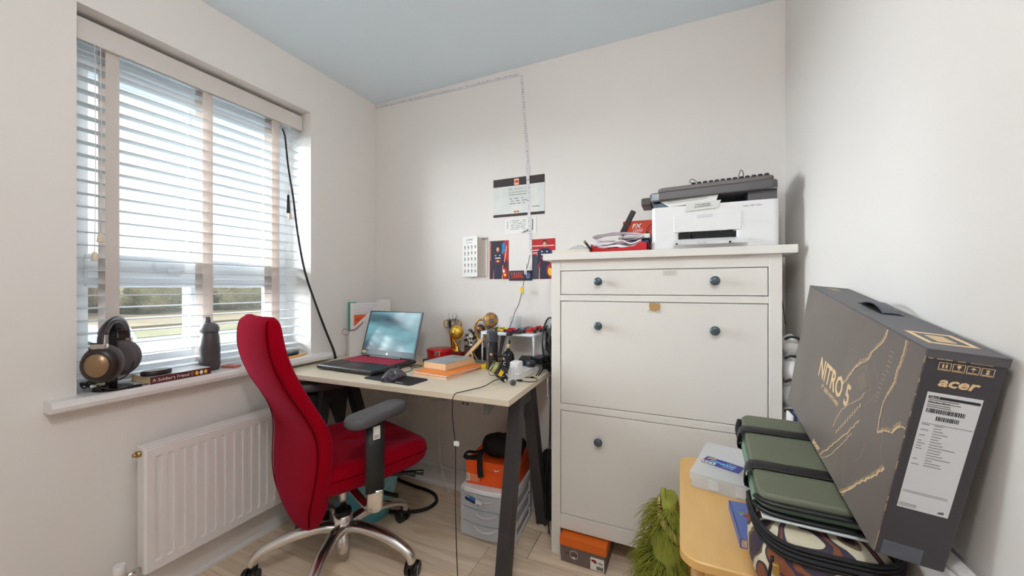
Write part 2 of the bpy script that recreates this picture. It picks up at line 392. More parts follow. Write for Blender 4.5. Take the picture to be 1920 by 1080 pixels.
RB().cyl((-1.688, Y0 - .045, .165), (-1.688, Y0 + .002, .165), .010).cyl((-1.688, Y0 - .052, .130), (-1.688, Y0 - .052, .175), .012).build('valve_body', chrome, rad)
RB().cyl((-1.688, Y0 - .052, .175), (-1.688, Y0 - .052, .215), .018, .015).build('valve_cap', white_gloss, rad)
RB().cyl((-1.688, Y0 - .052, 0.0), (-1.688, Y0 - .052, .132), .0075).build('pipe', chrome, rad)
for yb in (Y0 + .08, Y1 - .10): RB().box(WX, -1.712, yb, yb + .02, .2, .5).build('wall_bracket', white_gloss, rad)

# sockets on the back wall
def socket(x0, x1, z0, z1, label, kind):
    cx, cz = (x0 + x1) / 2, (z0 + z1) / 2
    t = thing('socket', label, 'socket', (cx, BY, cz)); w_, h_ = (x1 - x0) / 2, (z1 - z0) / 2
    bx('face_plate', white_gloss, t, -w_, w_, -.009, 0, -h_, h_, .003)
    if kind == 'double':
        for s in (-1, 1):
            b = B()
            for dx, dz, ww, hh in ((0, .012, .002, .004), (-.011, -.006, .0035, .0018), (.011, -.006, .0035, .0018)): b.box(s * .034 + dx - ww, s * .034 + dx + ww, -.0098, -.008, dz - hh, dz + hh)
            b.build('pin_holes', blackm, t)
            bx('switch', white_gloss, t, s * .012 - .006, s * .012 + .006, -.012, -.008, .018, .034, .001)
    else:
        for s in (-1, 1): bx('data_port', greyink, t, s * .014 - .009, s * .014 + .009, -.010, -.008, -.008, .006)
    return t
socket(-1.546, -1.400, .443, .529, 'white double wall socket nearest the magazine file, half hidden by the armrest', 'double')
socket(-1.341, -1.195, .443, .529, 'white double wall socket with a white plug in it, under the desk', 'double')
socket(-1.135, -1.049, .443, .529, 'small white wall data outlet under the desk, nearest the drawer tower', 'data')
pl = thing('charger_plug', 'white plug and cable in the middle wall socket, hanging to the floor', 'plug', (-1.234, BY - .012, .47))
B().box(-.024, .024, -.030, 0, -.024, .026, .005).build('plug_body', white_gloss, pl)
B().tube([(0, -.028, -.012), (.004, -.05, -.09), (.010, -.055, -.22), (.030, -.06, -.34), (.075, -.075, -.43), (.11, -.09, -.461)], .0022, 6, 5).build('cable', white_gloss, pl)
B().tube([(-.006, -.028, -.012), (-.005, -.05, -.10), (.002, -.055, -.22), (.024, -.06, -.35), (.066, -.075, -.435), (.10, -.10, -.461)], .0018, 6, 5).build('cable', white_gloss, pl)

# LED strip and its feed cable
ls = thing('led_strip', 'white flexible light strip running under the ceiling and down the back wall', 'light strip', (-.76, BY, 2.25))
stripm = mat('led_strip_tape', (222, 218, 222), .5); dot = mat('led_strip_mark', (160, 152, 162), .6)
path = [(-1.755, 2.268), (-1.45, 2.262), (-1.1, 2.256), (-.765, 2.250)], [(-.755, 2.243), (-.740, 2.05), (-.727, 1.85), (-.719, 1.70), (-.712, 1.50), (-.704, 1.296)]
for q, P_ in enumerate(path):
    b = B(); d = B()
    for i in range(len(P_) - 1):
        (x0, z0), (x1, z1) = P_[i], P_[i + 1]; Ln = math.hypot(x1 - x0, z1 - z0); an = math.atan2(z1 - z0, x1 - x0)
        b.at((x0 + .76, -.001, z0 - 2.25), (0, -an, 0)).box(0, Ln, -.0025, 0, -.008, .008)
        d.at((x0 + .76, -.001, z0 - 2.25), (0, -an, 0)); s_ = .006
        while s_ < Ln - .01:
            hh = random.uniform(.0012, .0045); o_ = random.uniform(-.003, .003); d.box(s_, s_ + random.uniform(.003, .008), -.0032, -.002, o_ - hh, o_ + hh); s_ += .0135
    b.build('strip_length', stripm, ls); o = d.build('diodes', dot, ls); o['kind'] = 'stuff'
fc = thing('feed_cable', 'thin black cable with a yellow tag hanging from the light strip to the desk', 'cable', (-.71, BY - .01, 1.30))
def WP(o, pts): return [tuple(a - b for a, b in zip(p, o)) for p in pts]
fo = (-.71, BY - .01, 1.30)
B().tube(WP(fo, [(-.704, 1.800, 1.300), (-.712, 1.795, 1.255), (-.728, 1.790, 1.20), (-.737, 1.785, 1.135), (-.755, 1.775, 1.05), (-.763, 1.745, 1.01), (-.760, 1.70, .965), (-.755, 1.65, .93), (-.765, 1.625, .86), (-.750, 1.57, .80), (-.745, 1.54, .747)]), .0016, 6, 5).build('cable', black, fc)
B().box(-.022, -.010, -.012, -.006, -.10, -.045).build('white_connector', white_gloss, fc)
B().box(-.036, -.020, -.028, -.022, -.195, -.165).build('yellow_tag', yellow, fc)

# ---- prints on the back wall
def sheet(name, label, cat, x0, x1, z0, z1, m, y=BY - .0005, t=.0012):
    o = thing(name, label, cat, (x0, y, z0)); bx('sheet', m, o, 0, x1 - x0, -t, 0, 0, z1 - z0); return o, x1 - x0, z1 - z0
dkbar = mat('charcoal_print', (62, 54, 56), .7)
marb = mat('pale_marbled_print', (206, 212, 212), .6, var=(14, (226, 226, 220), .5))
c, W_, H_ = sheet('certificate', 'certificate with dark bands above and below a pale marbled middle', 'certificate', -.920, -.628, 1.509, 1.712, marb)
F = -.0014
bx('top_band', dkbar, c, 0, W_, F, 0, H_ - .042, H_); bx('bottom_band', dkbar, c, 0, W_, F, 0, 0, .014)
crest = mat('crest_print', (230, 150, 110), .7); white_ink = mat('white_ink', (235, 232, 226), .7)
b = B().use(crest)
b.box(.122, .150, F * 1.2, F, H_ - .040, H_ - .006).use(white_ink)
for i in range(3): b.box(.124 + i * .009, .129 + i * .009, F * 1.4, F, H_ - .014, H_ - .008)
b.use(red).box(.131, .145, F * 1.5, F, H_ - .026, H_ - .017).use(white_ink).box(.126, .146, F * 1.4, F, H_ - .037, H_ - .032)
b.build('crest', None, c)
B().use(crest).box(.124, .148, F * 1.3, F, .018, .028).use(dkbar).box(.122, .129, F * 1.4, F, .020, .026).box(.143, .150, F * 1.4, F, .020, .026).build('lower_crest', None, c)
text(c, 'MK DONS SET', greyink, (.090, F, .138), RN, .016, space=1.25)
text(c, 'CLUB CHAMPION', greyink, (.090, F, .122), RN, .0125, space=1.1)
hw(c, greyink, .092, .20, .108, .118, F, 1, dens=.95); hw(c, greyink, .095, .205, .06, .10, F, 3, seed=4, dens=.6); hw(c, greyink, .22, .265, .035, .05, F, 1, seed=6)
t, W_, H_ = sheet('ticket', 'small printed ticket with a dark striped corner, taped below the certificate', 'ticket', -.851, -.672, 1.414, 1.496, paper)
hw(t, greyink, .030, .12, .022, .076, F, 6, seed=9, dens=.75); hw(t, greyink, .012, .018, .03, .07, F, 8, seed=2, h=.5)
b = B()
for i in range(5): b.add([(.118 + i * .008 - .03 * (i < 2), F * 1.2, .004 + i * .004), (.146, F * 1.2, .012 + i * .013), (.146, F * 1.2, .018 + i * .013), (.110 + i * .008, F * 1.2, .004 + i * .006)], [(0, 1, 2, 3)])
b.build('dark_stripes', ink, t)
b = B(); zz = .014
for i in range(14): b.box(.154, .161, F * 1.2, F, zz, zz + .002 * (1 + i % 2)); zz += .0042
b.build('bar_code', ink, t)
bx('torn_edge', mat('shadow_line', (190, 180, 176), .8), t, .176, .1775, F, 0, .004, .08)

# folded sheet of small figure drawings, standing off the wall
cal = thing('drawing_sheet', 'folded white sheet with rows of small figure drawings standing off the wall', 'poster', (-1.100, BY - .002, 1.188))
bx('back_leaf', mat('back_leaf_paper', (212, 202, 194), .8), cal, .055, .145, -.002, 0, .006, .222)
B().box(.112, .142, -.006, -.002, .207, .214).build('clip', greyink, cal)
fl = B().at((0, 0, 0), (0, 0, math.radians(-14))).box(-.012, .102, -.0015, 0, .0, .222).build('front_leaf', paper, cal, loc=(0, -.006, .004))
dr = B().at((0, 0, 0), (0, 0, math.radians(-14))); rd = random.Random(5)
for r_ in range(5):
    for q in range(4):
        cx = .002 + q * .026; cz = .022 + r_ * .033; dr.use(ink if (r_ + q) % 3 else red)
        dr.box(cx + .004, cx + .009, -.0022, -.0016, cz + .012, cz + .018)
        dr.use(ink)
        for s in (-1, 1):
            dr.box(cx + .006 + s * .002, cx + .0075 + s * .002, -.0022, -.0016, cz, cz + .012); dr.box(cx + .006, cx + .0065 + s * .005, -.0022, -.0016, cz + .009, cz + .0105)
        if rd.random() < .5: dr.box(cx - .003, cx + .014, -.0022, -.0016, cz - .003, cz - .002)
dr.build('figure_drawings', None, cal, loc=(0, -.006, .004))
text(cal, 'GOTHIC', ink, (.018, -.0125, .203), (PI / 2, 0, math.radians(-14)), .013)
text(cal, 'figures and poses', greyink, (.014, -.0125, .190), (PI / 2, 0, math.radians(-14)), .007)

navy = mat('navy_suit_print', (38, 40, 66), .6); skin = mat('skin_print', (206, 156, 132), .6); hair = mat('hair_print', (40, 30, 28), .7)
redp = mat('red_print', (176, 34, 34), .5); maroon = mat('maroon_print', (84, 26, 32), .5); neon = mat('neon_line_print', (240, 150, 130), .5); dkp = mat('dark_print', (40, 36, 44), .5); bluep = mat('blue_print', (36, 130, 196), .5); yelp = mat('yellow_print', (240, 190, 40), .5)
def flat(parent, name, m, pts, lay):
    y_ = -.0012 - .0002 * lay; v = [(p[0], y_, p[1]) for p in pts] + [(p[0], y_ + .0002, p[1]) for p in pts]; k = len(pts)
    B().add(v, [tuple(range(k)), tuple(range(2 * k - 1, k - 1, -1))] + [(i, (i + 1) % k, (i + 1) % k + k, i + k) for i in range(k)]).build(name, m, parent)
def ell(cx, cz, rx, rz, n=12): return [(cx + rx * math.cos(2 * PI * i / n), cz + rz * math.sin(2 * PI * i / n)) for i in range(n)]
def driver(p, W, H, hx, hz, s, arm):
    flat(p, 'suit_print', navy, [(hx - .012 * s, hz - .018 * s), (hx + .012 * s, hz - .018 * s), (hx + .032 * s, hz - .028 * s), (hx + .040 * s, hz - .085 * s), (hx + .024 * s, hz - .082 * s), (hx + .022 * s, 0.001), (hx - .024 * s, .001), (hx - .022 * s, hz - .08 * s), (hx - .036 * s, hz - .10 * s), (hx - .034 * s, hz - .03 * s)], 4)
    flat(p, 'hair_print', hair, ell(hx, hz + .006 * s, .0105 * s, .012 * s), 5); flat(p, 'face_print', skin, ell(hx, hz - .001 * s, .0085 * s, .0125 * s), 6)
    flat(p, 'belt_print', maroon, [(hx - .022 * s, hz - .082 * s), (hx + .022 * s, hz - .082 * s), (hx + .021 * s, hz - .074 * s), (hx - .021 * s, hz - .074 * s)], 6)
    flat(p, 'sponsor_print', yelp, ell(hx, hz - .064 * s, .007 * s, .005 * s), 7); flat(p, 'sponsor_print', redp, ell(hx, hz - .064 * s, .017 * s, .007 * s), 6)
    flat(p, 'sponsor_print', white_ink, [(hx - .016 * s, hz - .050 * s), (hx + .016 * s, hz - .050 * s), (hx + .016 * s, hz - .045 * s), (hx - .016 * s, hz - .045 * s)], 6)
    for dx in (-.013, .012): flat(p, 'badge_print', white_ink, ell(hx + dx * s, hz - .034 * s, .004 * s, .003 * s, 6), 6)
p, W_, H_ = sheet('driver_poster', 'tall photo print of a person in navy race suit, blue figure behind', 'poster', -.943, -.830, 1.178, 1.384, maroon)
flat(p, 'wall_print', dkp, [(.012, .0), (.085, 0), (.085, H_ - .006), (.012, H_ - .006)], 1); flat(p, 'red_corner', redp, [(.084, .12), (W_, .09), (W_, H_), (.088, H_)], 2)
flat(p, 'neon_line', neon, [(.003, .10), (.006, .10), (.008, .20), (.005, .20)], 3); flat(p, 'neon_line', neon, [(.086, .09), (.092, .09), (.105, .176), (.100, .178)], 3)
flat(p, 'neon_line', neon, [(.074, 0), (.080, 0), (.082, .075), (.078, .075)], 3); flat(p, 'neon_line', neon, [(.022, 0), (.026, 0), (.034, .09), (.030, .09)], 3)
flat(p, 'blue_figure', bluep, [(.070, .135), (.076, .165), (.074, .185), (.084, .196), (.094, .186), (.092, .168), (.098, .140), (.088, .150), (.080, .132)], 3)
driver(p, W_, H_, .050, .160, 1.0, 0)
flat(p, 'helmet_print', redp, ell(.094, .030, .018, .030), 7); flat(p, 'helmet_print', yelp, ell(.092, .022, .008, .008), 8); flat(p, 'helmet_print', white_ink, ell(.086, .042, .006, .010), 8)
p, W_, H_ = sheet('driver_poster', 'tall photo print of a dark haired person before a bright red wall', 'poster', -.696, -.572, 1.176, 1.381, redp)
flat(p, 'grey_panel', mat('slate_print', (60, 66, 78), .6), [(.001, .0), (.040, 0), (.030, .125), (.001, .125)], 2)
for i, zz in enumerate((.168, .146, .132)): flat(p, 'neon_line', white_ink, [(.001, zz), (.055 if i else .12, zz), (.055 if i else .12, zz + .004), (.001, zz + .004)], 2)
flat(p, 'neon_line', neon, [(.026, .13), (.031, .13), (.040, .08), (.036, .08)], 3); flat(p, 'neon_line', neon, [(.036, 0), (.041, 0), (.044, .06), (.040, .06)], 3)
driver(p, W_, H_, .068, .178, 1.12, 1)
flat(p, 'helmet_print', redp, ell(.100, .045, .022, .032), 7); flat(p, 'helmet_print', yelp, ell(.098, .038, .012, .022), 8); flat(p, 'helmet_print', dkp, ell(.108, .06, .010, .010), 9)
p, W_, H_ = sheet('car_print', 'small wide dark print of a red racing car, below the gap between the two posters', 'poster', -.826, -.694, 1.169, 1.221, mat('night_print', (44, 40, 54), .5), y=BY - .003)
for i in range(7): flat(p, 'light_streak', neon, [(.012 + i * .011, .046), (.014 + i * .011, .046), (.014 + i * .009, .026), (.012 + i * .009, .026)], 2)
flat(p, 'red_car_shape', redp, [(.008, .018), (.030, .024), (.055, .036), (.066, .030), (.084, .022), (.084, .014), (.010, .012)], 3)
flat(p, 'badge_print', bluep, ell(.108, .026, .012, .016), 2); flat(p, 'badge_print', redp, ell(.108, .026, .005, .009), 3)

# ================================================================ DESK
DZ = .740
desk = thing('desk', 'pale wood-topped desk on dark steel A-frame legs along the back wall', 'desk', (-1.14, 1.46, 0), math.radians(2.0))
B().box(-.606, .590, -.300, .300, DZ - .022, DZ, .0015).build('desktop', deskm, desk)
def leg(p0, p1, name='leg', wx=.024, wy=.026):
    p0 = Vector(p0); p1 = Vector(p1); rs = []
    for p in (p0, p1): rs.append([(p.x - wx, p.y - wy, p.z), (p.x + wx, p.y - wy, p.z), (p.x + wx, p.y + wy, p.z), (p.x - wx, p.y + wy, p.z)])
    return B().rings(rs, False).build(name, steel, desk)
for lx, bxs in ((.555, .545), (-.455, -.455)):
    leg((bxs, -.262, 0), (lx, -.125, DZ - .022)); leg((bxs, .235, 0), (lx, -.005, DZ - .022))
    B().box(lx - .020, lx + .020, -.16, .03, DZ - .075, DZ - .022, .002).build('leg_head', steel, desk)
B().box(-.44, .53, -.09, -.05, DZ - .062, DZ - .022, .002).build('crossbar', steel, desk)
gst = mat('grey_steel_bracket', (112, 110, 108), .4, metal=.3)
B().rings([[(.475, -.262, DZ - .022), (.475, -.262, DZ - .075), (.483, -.250, DZ - .080), (.50, -.235, DZ - .05), (.55, -.20, DZ - .022)], [(.480, -.264, DZ - .022), (.480, -.264, DZ - .075), (.488, -.252, DZ - .080), (.505, -.237, DZ - .05), (.555, -.202, DZ - .022)]], False).build('bracket', gst, desk)
# a dark gusset between the legs at the window end
B().rings([[(-.47, -.17, DZ - .022), (-.47, .02, DZ - .022), (-.47, -.02, DZ - .30), (-.47, -.06, DZ - .30)], [(-.45, -.17, DZ - .022), (-.45, .02, DZ - .022), (-.45, -.02, DZ - .30), (-.45, -.06, DZ - .30)]], False).build('gusset', steel, desk)

# ================================================================ OFFICE CHAIR
HX, HY = -1.27, 1.13; cy = -math.radians(17)
ch = thing('office_chair', 'red fabric high-backed office chair with armrests and chrome star base', 'chair', (HX, HY, 0), cy)
armm = mat('grey_arm_plastic', (84, 82, 86), .5)
prof = [  # z, rear y, front y, half width
    (.235, -.165, -.15, .05), (.25, -.176, -.135, .10), (.28, -.186, -.13, .135), (.32, -.197, -.122, .165), (.36, -.203, -.118, .185), (.42, -.203, -.128, .212), (.48, -.198, -.125, .227), (.54, -.194, -.123, .233), (.60, -.196, -.126, .235), (.66, -.213, -.145, .233),
    (.72, -.243, -.176, .228), (.78, -.276, -.206, .220), (.85, -.306, -.236, .208), (.91, -.323, -.254, .196), (.96, -.328, -.262, .182), (1.0, -.326, -.266, .168), (1.02, -.318, -.272, .152), (1.032, -.308, -.282, .13)]
def sec(z, yr, yf, w_, N=40):
    o = []
    for i in range(N):
        a = 2 * PI * i / N; c, s_ = math.cos(a), math.sin(a)
        x = w_ * math.copysign(abs(c) ** .42, c); k = math.copysign(abs(s_) ** .5, s_)
        ym = (yr + yf) / 2; hd = (yf - yr) / 2; bul = -.012 * (1 - (x / max(w_, 1e-3)) ** 2)
        o.append((x, ym + hd * k + (bul if k < 0 else bul * .4 - .016 * (1 - (x / w_) ** 2)), z))
    return o
fine = []
for i in range(len(prof) - 1):
    for k in range(3):
        t = k / 3; g = lambda j: prof[max(0, min(len(prof) - 1, j))]
        a, b_, c, d = g(i - 1), g(i), g(i + 1), g(i + 2)
        fine.append(tuple(.5 * (2 * q1 + (q2 - q0) * t + (2 * q0 - 5 * q1 + 4 * q2 - q3) * t * t + (3 * q1 - q0 - 3 * q2 + q3) * t ** 3) for q0, q1, q2, q3 in zip(a, b_, c, d)))
fine.append(prof[-1])
back = B().rings([sec(*p) for p in fine]).build('backrest', redfab, ch)
pip = mat('red_piping', (96, 3, 12), 1, spec=0)
for s in (-1, 1):
    B().tube([(s * p[3] * .955, p[1] + .005, p[0]) for p in prof[2:-1]], .0022, 6, 3).build('piping', pip, back)
def srow(z, k, dz=0):
    o = []; N = 48
    for i in range(N):
        a = 2 * PI * i / N; c, s_ = math.cos(a), math.sin(a)
        x = .245 * math.copysign(abs(c) ** .36, c); y = .245 * math.copysign(abs(s_) ** .42, s_)
        wz = 1 if y < 0 else 1
        drop = .022 * max(0, (y - .12) / .13) ** 2 if z > .44 else -.012 * max(0, (y - .12) / .13) ** 2
        o.append((x * k * (1 - .05 * (y < -.1)), y * k + .045, z - drop))
    return o
B().rings([srow(.395, .80), srow(.398, .93), srow(.412, .985), srow(.44, 1.0), srow(.468, 1.0), srow(.486, .985), srow(.496, .95), srow(.498, .86), srow(.492, .6), srow(.488, .25)]).build('seat', redfab, ch)
B().tube([(p[0] * 1.002, .045 + (p[1] - .045) * 1.002, p[2] + .001) for p in srow(.452, 1.0)], .0018, 5, 1, close=True).build('seat_piping', pip, ch)
B().box(-.10, .10, -.12, .14, .345, .398, .012).build('mechanism', black, ch)
B().box(-.03, .03, -.20, -.08, .34, .375, .008).box(-.032, .032, -.20, -.165, .33, .375, .008).build('back_bracket', black, ch)
for s in (1, -1):
    ar = B().rings([[(s * .292 + .017 * math.cos(a), -.02 + .036 * math.sin(a), z) for a in [2 * PI * i / 20 for i in range(20)]] for z in (.405, .655)]).build('arm_post', blackm if 0 else mat('arm_post_black', (34, 36, 38), .45), ch)
    B().tube([(s * .292, -.02, .41), (s * .292, -.02, .36), (s * .280, -.02, .338), (s * .24, -.02, .330), (s * .10, -.02, .352)], lambda t: .017 - .004 * t, 12, 4, flat=1.8).build('arm_bracket', chrome, ch)
    pol = rpoly(-.043, .043, -.135, .135, .040, 7)
    pad = B().at((s * .285, -.005, 0), (0, 0, s * math.radians(17))).prism(pol, .657, .694, .010, smooth=True).build('armrest', armm, ch)
    if s == 1:
        lb = bx('asset_label', paper, ar, .292 + .0172, .292 + .0182, -.036, -.010, .594, .640)
        lb.location = (0, 0, 0); lb.parent = ar; lb.name = 'asset_label'
        b = B(); b.box(.3105, .3108, -.032, -.014, .600, .604).box(.3105, .3108, -.032, -.014, .607, .609).build('label_print', greyink, ar)
B().cyl((0, 0, .215), (0, 0, .35), .014).build('gas_rod', chrome, ch)
B().cyl((0, 0, .198), (0, 0, .218), .034, .031).build('collar', black, ch)
B().lathe([(.034, .125), (.037, .13), (.037, .2), (.033, .202)]).build('hub', chrome, ch)
B().cyl((0, 0, .018), (0, 0, .13), .023, .025).build('gas_foot', chrome, ch)
for k in range(5):
    a = math.radians(8 + 72 * k) - cy + math.radians(0)
    d = Vector((math.cos(a), math.sin(a), 0)); sd = Vector((-d.y, d.x, 0))
    B().tube([d * t + Vector((0, 0, z)) for t, z in ((.015, .145), (.08, .158), (.15, .152), (.22, .136), (.28, .112), (.312, .088), (.320, .060))], lambda t_: .027 - .009 * t_, 12, 4, flat=.86).build('base_arm', chrome, ch)
    c0 = d * .318; sw = 0.6 + k * 1.1; ax = Vector((math.cos(sw), math.sin(sw), 0)); f_ = Vector((-ax.y, ax.x, 0))
    cc = c0 + f_ * .014
    ca = B().cyl(c0 + Vector((0, 0, .048)), c0 + Vector((0, 0, .066)), .018, .016).cyl(cc + ax * -.006 + Vector((0, 0, .029)), cc + ax * .006 + Vector((0, 0, .029)), .023).build('caster', black, ch)
    for q in (-1, 1):
        wv = B().cyl(cc + ax * q * .008 + Vector((0, 0, .029)), cc + ax * q * .026 + Vector((0, 0, .029)), .029, .027, 20).build('wheel', black, ca)
    B().tube([cc + ax * .0265 + (f_ * math.cos(t) + Vector((0, 0, 1)) * math.sin(t)) * .024 + Vector((0, 0, .029)) for t in [2 * PI * i / 16 for i in range(16)]], .0016, 5, 1, close=True).build('wheel_ring', silver, ca)
B().tube([(.12, .10, .375), (.20, .16, .372), (.235, .19, .365)], lambda t: .005 + .006 * t, 8, 3).build('lever', black, ch)
B().tube([(.10, .06, .36), (.19, .20, .355), (.22, .24, .35)], lambda t: .006 + .006 * t, 8, 3).build('lever', black, ch)

# ================================================================ SHOE CABINET
CX0, CX1, CF, CB = -.502, .318, 1.535, 1.800
cab = thing('shoe_cabinet', 'tall white shoe cabinet with one drawer and two tip-out doors', 'cabinet', (CX0, CF, 0))
def cb_(name, x0, x1, z0, z1, y0=CF, y1=CF + .02, m=cabm, b=.0015, parent=None): return B().at((-CX0, -CF, 0)).box(x0, x1, y0, y1, z0, z1, b).build(name, m, parent or cab)
cb_('top_panel', -.532, .356, 1.247, 1.275, 1.510, CB)
for x0, x1 in ((CX0, -.462), (.279, CX1)):
    cb_('stile', x0, x1, 0, 1.247, CF, CF + .022)
cb_('side_panel', CX0, CX0 + .018, 0, 1.247, CF + .022, CB - .01); cb_('side_panel', CX1 - .018, CX1, 0, 1.247, CF + .022, CB - .01)
for z0, z1 in ((1.203, 1.247), (1.076, 1.101), (.614, .642), (.114, .175)): cb_('rail', -.462, .279, z0, z1)
cb_('back_panel', CX0 + .018, CX1 - .018, .12, 1.247, CB - .016, CB - .01)
cb_('bottom_panel', CX0 + .018, CX1 - .018, .114, .130, CF + .02, CB - .016)
knobm = mat('blue_grey_knob', (86, 98, 108), .35, metal=.5)
def front(name, z0, z1, kz):
    p = cb_(name, -.4595, .2765, z0, z1, CF + .0015, CF + .019)
    for kx in (-.300, .115):
        B().at((kx - CX0, .0015, kz), (PI / 2, 0, 0)).lathe([(.007, 0), (.006, .010), (.010, .013), (.0165, .018), (.0168, .022), (.014, .026), (.006, .028)], 20).build('knob', knobm, p)
    return p
front('drawer', 1.1035, 1.2005, 1.156); d1 = front('tip_out_door', .6445, 1.0735, .977); front('tip_out_door', .1775, .6115, .508)
card = mat('brown_card', (176, 142, 92), .8)
B().at((-CX0, -CF, 0)).add([(-.107, CF - .0008, 1.073), (-.068, CF - .0008, 1.072), (-.068, CF - .0012, 1.048), (-.088, CF - .0018, 1.040), (-.104, CF - .0012, 1.043), (-.108, CF - .001, 1.058)], [(0, 1, 2, 3, 4, 5)]).build('card_scrap', card, d1)
tapec = glassy('clear_tape', (240, 238, 232), .45)
B().at((-CX0, -CF, 0)).box(-.058, -.012, CF - .0006, CF, 1.178, 1.196).build('tape_patch', tapec, cab)
B().at((-CX0, -CF, 0)).box(-.112, -.066, CF - .0006, CF - .0003, 1.036, 1.046).build('tape_patch', tapec, cab)

# printer on the cabinet
prw = mat('printer_white', (228, 228, 230), .35); prg = mat('printer_grey', (88, 86, 88), .4); prd = mat('printer_dark', (30, 32, 38), .3)
pr = thing('printer', 'white and grey laser printer on top of the shoe cabinet', 'printer', (-.098, 1.530, 1.275))
PT = B
pol = rpoly(0, .408, 0, .262, .018, 5)
b = B().use(prw); b.prism(pol, .002, .030, .002).build('body_base', None, pr)
B().prism(rpoly(0, .100, 0, .262, .018, 5), .028, .086).prism(rpoly(.274, .408, 0, .262, .018, 5), .028, .086).box(.07, .30, .05, .26, .028, .086).prism(pol, .0855, .160).build('body_shell', prw, pr)
B().box(.078, .296, -.003, .004, .062, .128, .002).build('front_door', prw, pr)
B().box(.155, .205, -.0045, -.002, .112, .122, .001).build('door_grip', mat('printer_shade', (206, 208, 212), .4), pr)
B().box(.086, .288, .004, .05, .030, .058).build('paper_slot', blackm, pr)
tr = B().add([(.075, -.028, .012), (.310, -.028, .012), (.296, .004, .030), (.078, .004, .030), (.075, -.030, .020), (.312, -.030, .022), (.296, .004, .036), (.078, .004, .036)], [(0, 1, 2, 3), (4, 7, 6, 5), (0, 4, 5, 1), (1, 5, 6, 2), (2, 6, 7, 3), (3, 7, 4, 0)]).build('paper_tray', prw, pr)
for x_ in (.088, .258): B().cyl((x_, -.032, .016), (x_, -.026, .016), .0035, n=10).build('tray_stud', blackm, tr)
B().box(.135, .14, .004, .02, .032, .052).box(.265, .285, .004, .012, .032, .040).build('tray_guide', prw, pr)
b = B(); b.prism([(.004, .02), (.06, .018), (.06, .26), (.004, .26)], .160, .180).build('scanner_column', mat('printer_blue_grey', (84, 104, 118), .3), pr)
B().box(.318, .404, .02, .25, .160, .205).build('scanner_column', prg, pr)
B().box(.06, .32, .10, .255, .160, .205).build('output_recess', mat('printer_inner', (24, 28, 44), .4), pr)
B().box(.34, .40, -.0, .02, .196, .198).build('highlight_strip', silver, pr)
lid = B().prism(rpoly(-.002, .410, -.004, .262, .02, 6), .178, .208, .003).at((0, 0, 0)).build('scanner_body', prg, pr); lid.rotation_euler = (0, -math.radians(1.6), 0); lid.location = (0, 0, .008)
lid2 = B().prism(rpoly(.028, .400, -.002, .262, .02, 6), .208, .224, .003).build('scanner_lid', mat('printer_lid', (104, 98, 96), .45), pr); lid2.rotation_euler = (0, -math.radians(1.6), 0); lid2.location = (0, 0, .008)
B().box(-.003, .030, -.005, .24, .184, .216, .004).build('control_panel', mat('control_panel_plastic', (112, 118, 124), .25, metal=.3), pr)
B().box(-.040, -.002, .02, .12, .176, .206, .004).build('side_handle', mat('dark_brown_plastic', (62, 52, 48), .4), pr)
text(pr, 'Laser MFP 135w', greyink, (.300, -.0003, .140), RN, .0085)
text(pr, 'Printer Tray', greyink, (.155, -.0305, .0145), RN, .006)
# paper in the output tray, held by a small notice card
pp = thing('printed_sheet', 'printed white sheet lying tilted in the printer output tray', 'paper', (-.055, 1.552, 1.436))
B().add([(.018, -.018, 0), (.175, -.019, .008), (.190, -.010, .060), (-.028, .00, .036), (.018, -.0175, 0.0004), (.175, -.0185, .0084), (.190, -.0095, .0604), (-.028, .0005, .0364)][:4] + [(.018, -.016, 0), (.175, -.017, .008), (.190, -.008, .060), (-.028, .002, .036)], [(0, 1, 2, 3), (7, 6, 5, 4), (0, 4, 5, 1), (1, 5, 6, 2), (2, 6, 7, 3), (3, 7, 4, 0)]).build('sheet', paper, pp)
b = B()
for i in range(6):
    z_ = .010 + i * .0062; b.add([(.020 + .004 * (i % 2) - z_ * .6, -.0205 + z_ * .16, z_ + .003), (.145 + z_ * .2, -.0215 + z_ * .16, z_ + .010), (.145 + z_ * .2, -.0215 + z_ * .16, z_ + .0113), (.020 - z_ * .6, -.0205 + z_ * .16, z_ + .0043)], [(0, 1, 2, 3)])
o = b.build('print_lines', greyink, pp); o['kind'] = 'stuff'
nc = thing('notice_card', 'small white card with two printed lines, stood against the printed sheet', 'card', (.018, 1.5265, 1.412))
B().add([(0, -.001, 0), (.105, -.001, .006), (.118, .004, .034), (.004, .004, .030), (0, 0, 0), (.105, 0, .006), (.118, .005, .034), (.004, .005, .030)], [(0, 1, 2, 3), (7, 6, 5, 4), (0, 4, 5, 1), (1, 5, 6, 2), (2, 6, 7, 3), (3, 7, 4, 0)]).build('card', mat('card_grey_white', (214, 214, 212), .7), nc)
text(nc, 'If you need help', ink, (.034, .0005, .020), (PI / 2 - .15, -.05, 0), .0075); text(nc, 'see the guide below', ink, (.030, -.0005, .0125), (PI / 2 - .15, -.05, 0), .0068)

